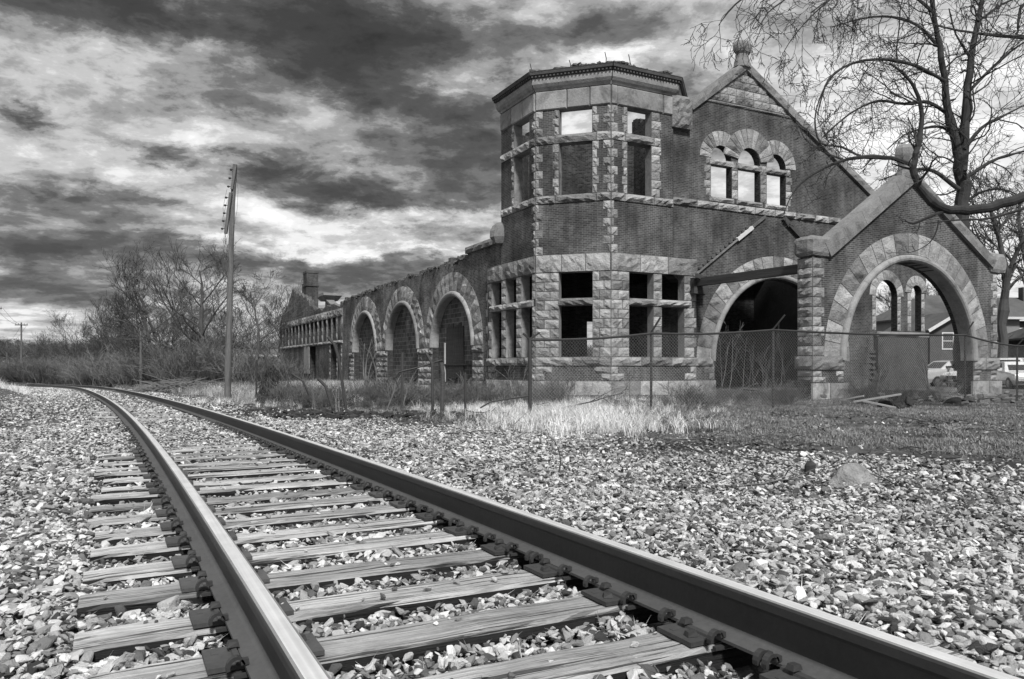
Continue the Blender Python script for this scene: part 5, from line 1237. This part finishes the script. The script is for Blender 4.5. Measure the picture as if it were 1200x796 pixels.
rock(954, 582, 6.1, .10, .09, 10, 'small pale upright stone below the dark stump'); rock(298 * 1.0, 586, 5.9, .09, .05, 26, 'dark flat stone lying on the tie between the rails') if False else None
rock(742, 618, 4.55, .10, .05, 12, 'dark sharp-edged stone near the right rail', mat=mat_rough('dark_rock', .06, .4, 3, 14, rnd=0)); rock(1085, 698, 3.2, .10, .045, 13, 'dark flat slab of stone in the nearest gravel right of the rail', mat=ROCK)
b = px(949, 543, 7.5); b.z = gz(b.x, 7.5); mb = MB(); mb.tube([Vector((0, 0, -.05)), Vector((.0, 0, .05)), Vector((.005, 0, .1)), Vector((-.012, 0, .125))], [.055, .05, .055, .035], 9); o = mb.build('tree_stump', BARK, uv=False); o.location = b; tag(o, 'small black stump standing in the gravel left of the large rock', 'stump')
mb = MB(); pts = [(505, 560), (540, 564), (575, 562), (605, 560), (640, 563)]; b = px(575, 563, 7.3); b.z = gz(b.x, 7.3)
mb.tube([Vector(((x - 600) / F * 7.3 - b.x, .1 * math.sin(x * .05), .035 + .012 * math.sin(x * .1))) for x, y in pts], [.008, .018, .024, .02, .012], 6); mb.tube([Vector((-.25, 0, .04)), Vector((-.45, .12, .09)), Vector((-.6, .1, .08))], [.012, .008, .004], 4); o = mb.build('fallen_stick', BARK, uv=False); o.location = b; tag(o, 'dark fallen stick lying on the gravel left of the round stone', 'stick')
mb = MB(); b = px(345, 497, 13.0); b.z = gz(b.x, 13); mb.tube([Vector((-.45, 0, .04)), Vector((0, .03, .05)), Vector((.42, 0, .05))], .022, 5); o = mb.build('fallen_stick', BARK, uv=False); o.location = b; tag(o, 'thin straight stick on the gravel right of the far rails', 'stick')
mb = MB(); b = px(42, 524, 8.6); b.z = gz(b.x, 8.6); mb.tube([Vector((-.10, 0, .05)), Vector((.08, .05, .06))], [.03, .022], 6); o = mb.build('wood_scrap', PALE, uv=False); o.location = b; tag(o, 'pale scrap of wood lying in the gravel left of the track', 'wood scrap')
rr = random.Random(44); mb = MB(); b = px(655, 552, 7.7); b.z = gz(b.x, 7.7)
pts = [(655, 554), (657, 540), (655, 528), (650, 517), (643, 511)]; mb.tube([px(x, y, 7.7) - b for x, y in pts], [.007, .006, .005, .004, .002], 5)
o = mb.build('dead_sapling', BARK, uv=False); o.location = b; tag(o, 'thin bent dead sapling standing in the gravel by the pale grass', 'sapling')
# boards and debris heap before the porch
BOARDM = mat_rough('weathered_board', .26, .4, 2., 10., rnd=.2, stretch=(1, 1, 3))
for pts, D, w, lab in ((((1000, 471), (1056, 462)), 21, .20, 'pale weathered board leaning on the debris, nearest the porch pier'), (((1012, 470), (1050, 478)), 20, .16, 'pale board lying flat in front of the debris heap'), (((985, 469), (1012, 464)), 21.5, .12, 'short pale board at the foot of the porch pier')):
    a, c = px(*pts[0], D), px(*pts[1], D - .4); m_ = (a + c) / 2; g = gz(m_.x, m_.y); a.z = max(a.z, gz(a.x, a.y) + .05); c.z = max(c.z, gz(c.x, c.y) + .06); mb = MB(); mb.bar(a - m_, c - m_, w, .04); o = mb.build('board', BOARDM); o.location = m_; tag(o, lab, 'board', 'boards lying before the porch')
dark = mat_rough('dark_debris', .035, .6, 3, 12, rnd=.2)
for i, (x, y, D, w, h, lab) in enumerate(((1036, 470, 21, .62, .40, 'dark chunk of masonry under the leaning pale board'), (1066, 468, 21.2, .75, .50, 'largest dark lump of debris in front of the porch arch'), (1054, 476, 20.2, .45, .28, 'dark lump of debris nearest the lawn'),
        (1118, 468, 22.5, .55, .35, 'dark root ball beside the fence post right of the arch'), (1135, 466, 23, .8, .3, 'low dark heap between fence post and porch pier'), (1160, 462, 26, .9, .35, 'grey mound of rubble at the foot of the right porch pier'),
        (922, 460, 25.6, .9, .45, 'upturned dark block before the end wall arch'), (1100, 462, 24, .5, .3, 'dark clod in front of the parked hatchback'))):
    rock(x, y, D, w, h, 70 + i, lab, 'rubble', 'debris_lump', dark if i != 5 else ROCK, 'debris before the porch', i)
RUBBLE2 = mat_rough('grey_rubble', .14, .6, 3., 9., rnd=0)
def heap_pts(rr):
    x = rr.uniform(11.0, 18.5); y = 27.2 + (x - 10.5) * .50 + rr.gauss(0, 1.2) - 3.0; return Vector((x, y, gz(x, y) + abs(rr.gauss(0, .07))))
o = rubble('rubble', heap_pts, RUBBLE2, (.2, .13, .08), 190, 8, None)
def heap_pts2(rr):
    x = rr.uniform(-7.5, -.5); y = 17.5 + rr.gauss(0, .9) + (-x) * .35; return Vector((x, y, gz(x, y) + abs(rr.gauss(0, .03))))
rubble('rubble', heap_pts2, dark, (.16, .11, .05), 300, 12, None)
# vine covered stump and brush pile
def vine(x, yt, yb, D, lab):
    b = px(x, yb, D); b.z = gz(b.x, D); H = (px(x, yt, D) - b).z; t = empty('vine_covered_stump', b); tag(t, lab, 'stump'); rr = random.Random(8)
    mb = MB(); mb.tube([Vector((0, 0, -.1)), Vector((.03, 0, H * .5)), Vector((-.02, 0, H * .85)), Vector((-.15, 0, H * 1.15)), Vector((-.3, 0, H * 1.3))], [.24, .16, .10, .04, .015], 8); mb.build('trunk', BARK, t, uv=False)
    mb = MB()
    for _ in range(420):
        z = H * rr.random() ** 1.2 * .95; r = .42 * (1 - z / H) ** .7 + .06; a = rr.uniform(0, 6.28); p = Vector((math.cos(a) * r * rr.uniform(.7, 1.1), math.sin(a) * r * rr.uniform(.7, 1.1), z)); q = p + Vector((rr.gauss(0, .08), rr.gauss(0, .08), -rr.uniform(.15, .45))); mb.tube([p, p.lerp(q, .5) + Vector((rr.gauss(0, .03), 0, 0)), q], [.012, .012, .006], 3, cap=False)
    mb.build('vines', dark, t, uv=False, recalc=False)['kind'] = 'stuff'
vine(316, 425, 461, 26, 'black vine-covered stump beside the end of the station wing')
rr = random.Random(21); b = px(212, 453, 44); b.z = gz(b.x, 44); mb = MB()
for _ in range(210):
    p = Vector((rr.gauss(0, 1.5), rr.gauss(0, .9), 0)); p.z = max(0, .7 - abs(p.x) * .3) * rr.random(); a = rr.gauss(0, .5) + (math.pi if rr.random() < .5 else 0); q = p + Vector((math.cos(a), rr.gauss(0, .4), rr.uniform(-.12, .4))) * rr.uniform(.5, 1.6); mb.tube([p, p.lerp(q, .5) + Vector((0, 0, .06)), q], [.03, .024, .01], 4, cap=False)
o = mb.build('brush_pile', BRUSH, uv=False, recalc=False); o.location = b; o['kind'] = 'thing'; tag(o, 'heap of cut branches at the trackside under the bare trees', 'brush pile')
# saplings and suckers against the station
def sapling(x, yb, yt, D, lab, seed, lean=0.0, n=3, r=.02, mat=None):
    rr = random.Random(seed); b = px(x, yb, D); b.z = gz(b.x, D); H = CZ + (YH - yt) / F * D - b.z; mb = MB()
    for _ in range(n): grow(mb, rr, Vector((rr.gauss(0, .12), 0, -.05)), Vector((lean + rr.gauss(0, .15), 0, 1)), H * rr.uniform(.8, 1.05), r, 2, (4, 3), .1, .16, .005, 7, (.3, .7), (.3, .55))
    o = mb.build('bare_sapling', mat or BRUSH, uv=False, recalc=False); o.location = b; tag(o, lab, 'sapling', 'saplings growing round the ruin')
for a_ in ((848, 460, 392, 30, 'sapling inside the left edge of the end wall arch', 1), (875, 460, 400, 30, 'sapling in the middle of the end wall arch', 2), (893, 462, 408, 29, 'leafless sapling just right of the arch middle', 3, .2), (915, 461, 395, 29.5, 'sapling beside the left porch pier', 4, -.1),
           (438, 462, 392, 27, 'thick vine-wrapped sapling in the farthest bricked arch', 5, -.15, 4, .04), (1090, 458, 400, 31, 'young tree in front of the parked hatchback', 6, 0, 2, .03), (1023, 460, 425, 27, 'leggy sapling before the stucco parapet', 7), (1050, 462, 430, 26.5, 'twiggy sapling at the right of the stucco parapet', 8),
           (666, 470, 418, 22, 'dead weed stalk before the wide tower window', 9, .1, 2, .012), (738, 468, 425, 23, 'dead weed stalk before the right tower window', 10, 0, 2, .012), (345, 460, 415, 25, 'brushy sapling before the pale shutter of the wing', 11, 0, 4, .02), (460, 468, 430, 21, 'leaning sapling between the two bricked arches', 12, .3, 2, .03),
           (605, 470, 420, 21, 'dead weed stalk before the tower corner', 13, -.1, 3, .01), (562, 466, 432, 22, 'scrubby weed clump at the left end of the tower', 14, 0, 4, .01)):
    sapling(*a_)

# ------------------------------------------------------------------ parked cars and houses beyond the porch
TYRE = mat_flat('tyre', .02, .8); GLASS = mat_flat('car_glass', .03, .08, 0, .8); CHROME = mat_flat('chrome', .6, .2, .9); LAMP_ = mat_flat('headlight_glass', .6, .1, 0, .6); PLATEW = mat_flat('number_plate', .65, .5)
def paint(v): return mat_flat('car_paint_%d' % int(v * 100), v, .22, .1, .6)
def car(x, D, yaw, L_, Wd, H, pv, lab, kind='suv', base=None):
    X = (x - 600) / F * D; t = empty('parked_car', (X, D, gz(X, D) if base is None else base), yaw); tag(t, lab, 'car', 'cars parked beyond the porch')
    h = L_ / 2; w = Wd / 2; zb = .28
    # stations along the length: x, bottom, shoulder height, roof height or None, roof half width
    if kind == 'suv': st = [(-h, .45, .62, None), (-h + .12, zb, .95, None), (-h + .5, zb, 1.0, None), (-h + 1.0, zb, 1.06, None), (-h + 1.15, zb, 1.06, 1.08), (-h + 1.8, zb, 1.08, H - .06), (-h + 2.4, zb, 1.09, H), (h - 1.0, zb, 1.1, H - .03), (h - .45, zb, 1.08, H - .12), (h - .12, zb, 1.02, 1.08), (h, .42, .8, None)]
    else: st = [(-h, .42, .60, None), (-h + .12, zb, .80, None), (-h + .7, zb, .90, None), (-h + 1.25, zb, .95, None), (-h + 1.35, zb, .95, .97), (-h + 2.1, zb, .98, H - .03), (-h + 2.7, zb, .98, H), (h - 1.3, zb, .98, H - .08), (h - .6, zb, .97, 1.0), (h - .12, zb, .92, None), (h, .42, .75, None)]
    mb = MB(); prev = None; NP = 10
    for (xx, b0, sh, rf) in st:
        k = .86 if abs(xx) > h - .02 else (.96 if abs(xx) > h - .2 else 1.0); ww = w * k; top = rf if rf else sh + .04; rw = ww * (.72 if rf and rf > sh + .1 else .80)
        half = [(ww * .90, b0), (ww, b0 + .22), (ww, sh - .12), (ww * .97, sh), (rw, top)]
        ring = [(xx, y, z) for y, z in half] + [(xx, -y, z) for y, z in half[::-1]]
        b = len(mb.v); mb.v += ring
        if prev is not None:
            for i in range(NP): mb.f.append((prev + i, prev + (i + 1) % NP, b + (i + 1) % NP, b + i)); mb.m.append(0)
        else: mb.f.append(tuple(b + i for i in range(NP))); mb.m.append(0)
        prev = b
    mb.f.append(tuple(prev + i for i in range(NP))[::-1]); mb.m.append(0)
    mb.build('body', paint(pv), t, uv=False)
    # windows set 6 mm proud of the leaning glasshouse sides
    def roof_at(xx):
        xs = [s_[0] for s_ in st if s_[3]]; zs = [s_[3] for s_ in st if s_[3]]; return float(np.interp(xx, xs, zs))
    def sh_at(xx): return float(np.interp(xx, [s_[0] for s_ in st], [s_[2] for s_ in st]))
    gx0, gx1 = [s_[0] for s_ in st if s_[3]][0] + .28, [s_[0] for s_ in st if s_[3]][-1] - .25; cuts = [gx0, gx0 + (gx1 - gx0) * .36, gx0 + (gx1 - gx0) * .68, gx1]
    for s_ in (-1, 1):
        for a, b in zip(cuts, cuts[1:]):
            m2 = MB(); pts = []
            for xx, f in ((a + .04, .12), (b - .04, .12), (b - .04, .88), (a + .04, .88)):
                z0, z1 = sh_at(xx), roof_at(xx); yy = w * (.97 + (.72 - .97) * f) + .008; pts.append((xx, s_ * yy, z0 + (z1 - z0) * f))
            q = [(p[0], p[1] - s_ * .012, p[2]) for p in pts]; m2.hexa(pts + q); m2.build('side_window', GLASS, t, uv=False)
        for xx in (-h + .82, h - .85):
            tt = MB(); tt.tube([(xx, s_ * (w - .22), .33), (xx, s_ * (w + .012), .33)], .335, 18); wh = tt.build('wheel', TYRE, t, uv=False); r2 = MB(); r2.tube([(xx, s_ * (w + .0), .33), (xx, s_ * (w + .02), .33)], .20, 12); r2.build('rim', CHROME, wh, uv=False)
        m2 = MB(); m2.obox((-h + .07, s_ * w * .66, .70 if kind == 'suv' else .64), .16, .34, .15); m2.build('headlight', LAMP_, t, uv=False)
        m2 = MB(); m2.obox((gx0 + .1, s_ * (w + .09), 1.08), .12, .2, .14); m2.build('wing_mirror', paint(pv), t, uv=False)
        m2 = MB(); m2.obox((h - .06, s_ * w * .8, .85), .12, .22, .22); m2.build('tail_light', mat_flat('tail_light', .12, .3), t, uv=False)
    xs = [s_ for s_ in st if s_[3]]; m2 = MB(); a, b = xs[0], xs[1]
    pts = [(a[0] + .07, -w * .74, a[3] + .05), (a[0] + .07, w * .74, a[3] + .05), (b[0] - .08, w * .64, b[3] - .07), (b[0] - .08, -w * .64, b[3] - .07)]; n_ = Vector((-(b[3] - a[3]), 0, b[0] - a[0])).normalized() * .01
    m2.hexa([tuple(Vector(p) + n_) for p in pts] + [tuple(Vector(p) - n_ * .3) for p in pts]); m2.build('windscreen', GLASS, t, uv=False)
    m2 = MB(); m2.box(-h - .012, -h + .05, -w * .42, w * .42, .52, .70); gr = m2.build('grille', TYRE, t, uv=False)
    for k in range(3): m3 = MB(); m3.box(-h - .022, -h - .012, -w * .42, w * .42, .545 + k * .05, .56 + k * .05); m3.build('slat', CHROME, gr, uv=False)
    m2 = MB(); m2.box(-h - .02, -h + .15, -w * .9, w * .9, .34, .48); m2.build('bumper', TYRE if pv > .5 else paint(pv), t, uv=False)
    m2 = MB(); m2.box(-h - .035, -h - .02, -.16, .16, .38, .47); m2.build('number_plate', PLATEW, t, uv=False)
    return t
car(1112, 46, math.radians(10), 4.6, 1.8, 1.62, .45, 'pale hatchback with dark lower doors seen side-on through the porch arch')
car(1152, 43.5, math.radians(14), 4.4, 1.75, 1.30, .75, 'white low car whose bonnet shows behind the porch arch jamb', 'sedan')
car(1184, 49, math.radians(50), 4.6, 1.85, 1.78, .75, 'white wagon parked behind the dark-grilled car right of the porch')
car(1191, 41.5, math.radians(76), 4.9, 1.9, 1.50, .70, 'light car facing forward with dark grille and number plate at the right edge', 'sedan')
mb = MB(); mb.box(12, 60, 37.5, 66, -.9, -.215); tag(mb.build('parking_lot', ASPHALT), kind='structure')
HB = mat_brick('house_brick', .085, .12, var=.25); ROOF = mat_rough('asphalt_shingle', .09, .4, 1.5, 12, rnd=.1); TRIM = mat_flat('white_trim', .6, .6); SIDING = mat_rough('pale_siding', .45, .15, 1, 6, rnd=0); SIDING2 = mat_rough('grey_siding', .24, .15, 1, 6, rnd=0); WGL = mat_flat('window_glass', .05, .06, 0, .9)
def house(X, Y, rz, w, d, he, hr, lab, wallm, wins_, ridge='x', eave=.5, chimney=None, porch_=None):
    t = empty('house', (X, Y, gz(X, Y)), rz); tag(t, lab, 'house'); mb = MB(); mb.box(-w / 2, w / 2, 0, d, -.5, he)
    if ridge == 'y': mb.add([(-w / 2, 0, he), (w / 2, 0, he), (0, 0, he + hr * .92), (-w / 2, d, he), (w / 2, d, he), (0, d, he + hr * .92)], [(0, 1, 2), (5, 4, 3)])
    mb.build('wall', wallm, t)
    mb = MB(); e = eave
    if ridge == 'x':
        th = .16; a = [(-w / 2 - e, -e, he - .05), (w / 2 + e, -e, he - .05), (w / 2 - d * .3, d / 2, he + hr), (-w / 2 + d * .3, d / 2, he + hr), (-w / 2 - e, d + e, he - .05), (w / 2 + e, d + e, he - .05)]
        mb.add(a + [(p[0], p[1], p[2] - th) for p in a], [(0, 1, 2, 3), (3, 2, 5, 4), (1, 5, 2), (0, 3, 4), (6, 9, 8, 7), (9, 10, 11, 8), (7, 8, 11), (6, 10, 9), (0, 6, 7, 1), (1, 7, 11, 5), (5, 11, 10, 4), (4, 10, 6, 0)])
    else:
        for s_ in (-1, 1): mb.hexa([(s_ * (w / 2 + e), -e, he - .25), (0, -e, he + hr), (0, d + e, he + hr), (s_ * (w / 2 + e), d + e, he - .25), (s_ * (w / 2 + e), -e, he - .05), (0, -e, he + hr + .2), (0, d + e, he + hr + .2), (s_ * (w / 2 + e), d + e, he - .05)])
    rf = mb.build('roof', ROOF, t)
    if chimney: m2 = MB(); m2.box(chimney - .5, chimney + .5, d * .4, d * .4 + .7, he, he + hr + 1.0); m2.build('chimney', HB, rf)
    mb = MB()
    if ridge == 'x': mb.box(-w / 2 - e - .02, w / 2 + e + .02, -e - .06, -e - .02, he - .24, he - .02)
    else:
        for s_ in (-1, 1): mb.bar((s_ * (w / 2 + e), -e - .05, he - .12), (0, -e - .05, he + hr + .12), .05, .24)
    mb.build('fascia', TRIM, t)
    for (x0, x1, z0, z1) in wins_:
        f = MB(); f.box(x0 - .1, x1 + .1, -.05, -.003, z0 - .1, z0); f.box(x0 - .1, x1 + .1, -.05, -.003, z1, z1 + .1); f.box(x0 - .1, x0, -.05, -.003, z0, z1); f.box(x1, x1 + .1, -.05, -.003, z0, z1); f.box(x0, x1, -.04, -.003, (z0 + z1) / 2 - .03, (z0 + z1) / 2 + .03); fo_ = f.build('window', TRIM, t)
        g = MB(); g.box(x0, x1, -.018, -.002, z0, z1); g.build('pane', WGL, fo_)
    return t
house(43.2, 72, .12, 9.6, 9, 5.9, 2.4, 'two-storey pale sided house with white eaves seen through the porch arch', SIDING2, [(-4, -2.8, 3.6, 5.2), (-1.6, -.4, 3.6, 5.2), (1, 2.2, 3.6, 5.2), (-4, -2.8, .8, 2.4), (1, 2.2, .8, 2.4)], chimney=2)
house(35.9, 62, .10, 4.6, 6, 4.2, 1.3, 'small dark gabled annex with white rake boards in front of the pale house', ROOF, [(-1.2, -.35, 2.7, 3.9)], 'y', .4)
house(56.5, 77, .05, 15, 10, 6.0, 2.6, 'brick house with pale fascia behind the leaning tree at the right edge', HB, [(-6.2, -5, 3.4, 5.0), (-3.5, -2.3, 3.4, 5.0), (0, 1.2, 3.4, 5.0), (-6.2, -5, .7, 2.3), (-3.5, -2.3, .7, 2.3)], chimney=-2)
house(46.5, 62, -.1, 8, 5, 3.6, 1.3, 'low dark-roofed porch building behind the parked white wagon', HB, [(-3.2, -2, .9, 2.4), (1, 2.2, .9, 2.4)], 'x', .7)
house(-31.0, 98, .30, 16, 9, 3.6, .8, 'low pale shed behind the saplings left of the station wing', SIDING, [(-5, -3.5, 1.2, 2.6), (-1, .5, 1.2, 2.6)])

# ------------------------------------------------------------------ litter that nobody could count: leaves, twigs, tangled dead brush
def leaf_mesh(seed, mat):
    rr = random.Random(seed); mb = MB(); k = rr.uniform(.2, .5)
    mb.add([(-.5, 0, 0), (-.1, -.32, .1 + k * .2), (.5, 0, k * .3), (-.05, .34, .12)], [(0, 1, 2), (0, 2, 3)]); return mb.mesh('leaf', mat, uv=False, recalc=False)
LEAFM = mat_rough('dead_leaf', .14, .4, 2, 8, rnd=.85); leaves = [leaf_mesh(s, LEAFM) for s in range(5)]
def twig_mesh(seed):
    rr = random.Random(seed); mb = MB(); grow(mb, rr, Vector((-.4, 0, .03)), Vector((1, 0, .05)), .8, .012, 1, (3,), .0, .3, .004, 5, (.3, .9), (.3, .6)); return mb.mesh('twig', BRUSH, uv=False, recalc=False)
twigs_ = [twig_mesh(s) for s in range(5)]
def litter(n, d0, d1, w_fn, base, protos, name, tiltv=.35, lift=.01):
    x, y = wedge(n, d0, d1); s, o = track_so(x, y); keep = (rng.random(n) < w_fn(x, y, s, o)) & free_of_station(x, y); x, y = x[keep], y[keep]; m_ = len(x); sz = base * np.exp(rng.normal(0, .35, m_))
    return scatter(name, np.stack([x, y, terrain(x, y) + lift], 1), np.repeat(sz[:, None], 3, 1), np.stack([rng.normal(0, tiltv, m_), rng.normal(0, tiltv, m_), rng.uniform(0, 6.28, m_)], 1), rng.integers(0, len(protos), m_), protos)
litter(60000, 6, 27, lambda x, y, s, o: sm((o - gravel_edge(s) + 2.6) / 2.0) * sm(.5 + 1.4 * noise2(x, y, .5, 8.8)), .055, leaves, 'leaf_litter')
litter(5000, 6, 30, lambda x, y, s, o: sm((o - gravel_edge(s) + 2.0) / 3.0) * sm(.35 + 1.4 * noise2(x, y, .4, 4.8)) * .6, .55, twigs_, 'twig_litter', .15, .02)
litter(9000, 5.5, 20, lambda x, y, s, o: np.exp(-((o - gravel_edge(s) + .9) / 1.0) ** 2) * sm((x - 1.5) / 3) * .8, .05, rocks_hi, 'loose_stones')
litter(420, 3, 16, lambda x, y, s, o: (np.abs(o) > 1.9) * (o < gravel_edge(s)) * .8, .22, weed, 'ballast_weeds', .1, .0)
def tangle():
    n = 80; t = rng.random(n) * .62; X = np.where(t < .5, -11.5 + rng.random(n) * 13, rng.uniform(4.5, 14, n)); Y = np.where(t < .5, 22.5 + X * -.25 + rng.normal(0, 1.2, n), 21.5 + (X - 5) * .42 + rng.normal(0, 1.3, n))
    s, o = track_so(X, Y); ok = (o > gravel_edge(s) + 1.0) & free_of_station(X, Y); X, Y = X[ok], Y[ok]; m_ = len(X); k = rng.uniform(.10, .30, m_)
    return scatter('tangled_brush', np.stack([X, Y, terrain(X, Y)], 1), np.stack([k * 1.6, k * 1.6, k], 1), np.stack([rng.normal(0, .35, m_), rng.normal(0, .35, m_), rng.uniform(0, 6.28, m_)], 1), rng.integers(0, 3, m_), shr)
tangle()
for x, y, D, L_, rz, r, lab in ((690, 474, 19.5, 2.2, .15, .035, 'fallen branch in the weeds below the widest tower window'), (945, 462, 24.5, 1.6, .5, .03, 'fallen branch propped against the left porch pier'), (600, 470, 20, 1.8, -.1, .03, 'fallen branch lying below the tower corner'),
        (440, 463, 22, 2.4, .35, .05, 'crooked fallen bough in front of the farthest bricked arch'), (855, 452, 27.5, 2.0, -.05, .05, 'fallen timber lying across the sill of the end wall arch'), (330, 460, 25, 1.7, .2, .03, 'fallen branch in dry grass beside the vine-covered stump')):
    b = px(x, y, D); b.z = gz(b.x, D) + .06; rr = random.Random(x); mb = MB(); grow(mb, rr, Vector((-L_ / 2, 0, 0)), Vector((1, .1, .05)), L_, r, 2, (4, 3), 0, .12, .006, 8, (.3, .8), (.2, .4)); o = mb.build('fallen_branch', BARK2, uv=False, recalc=False); o.location = b; o.rotation_euler = (0, -.05, rz); tag(o, lab, 'branch')
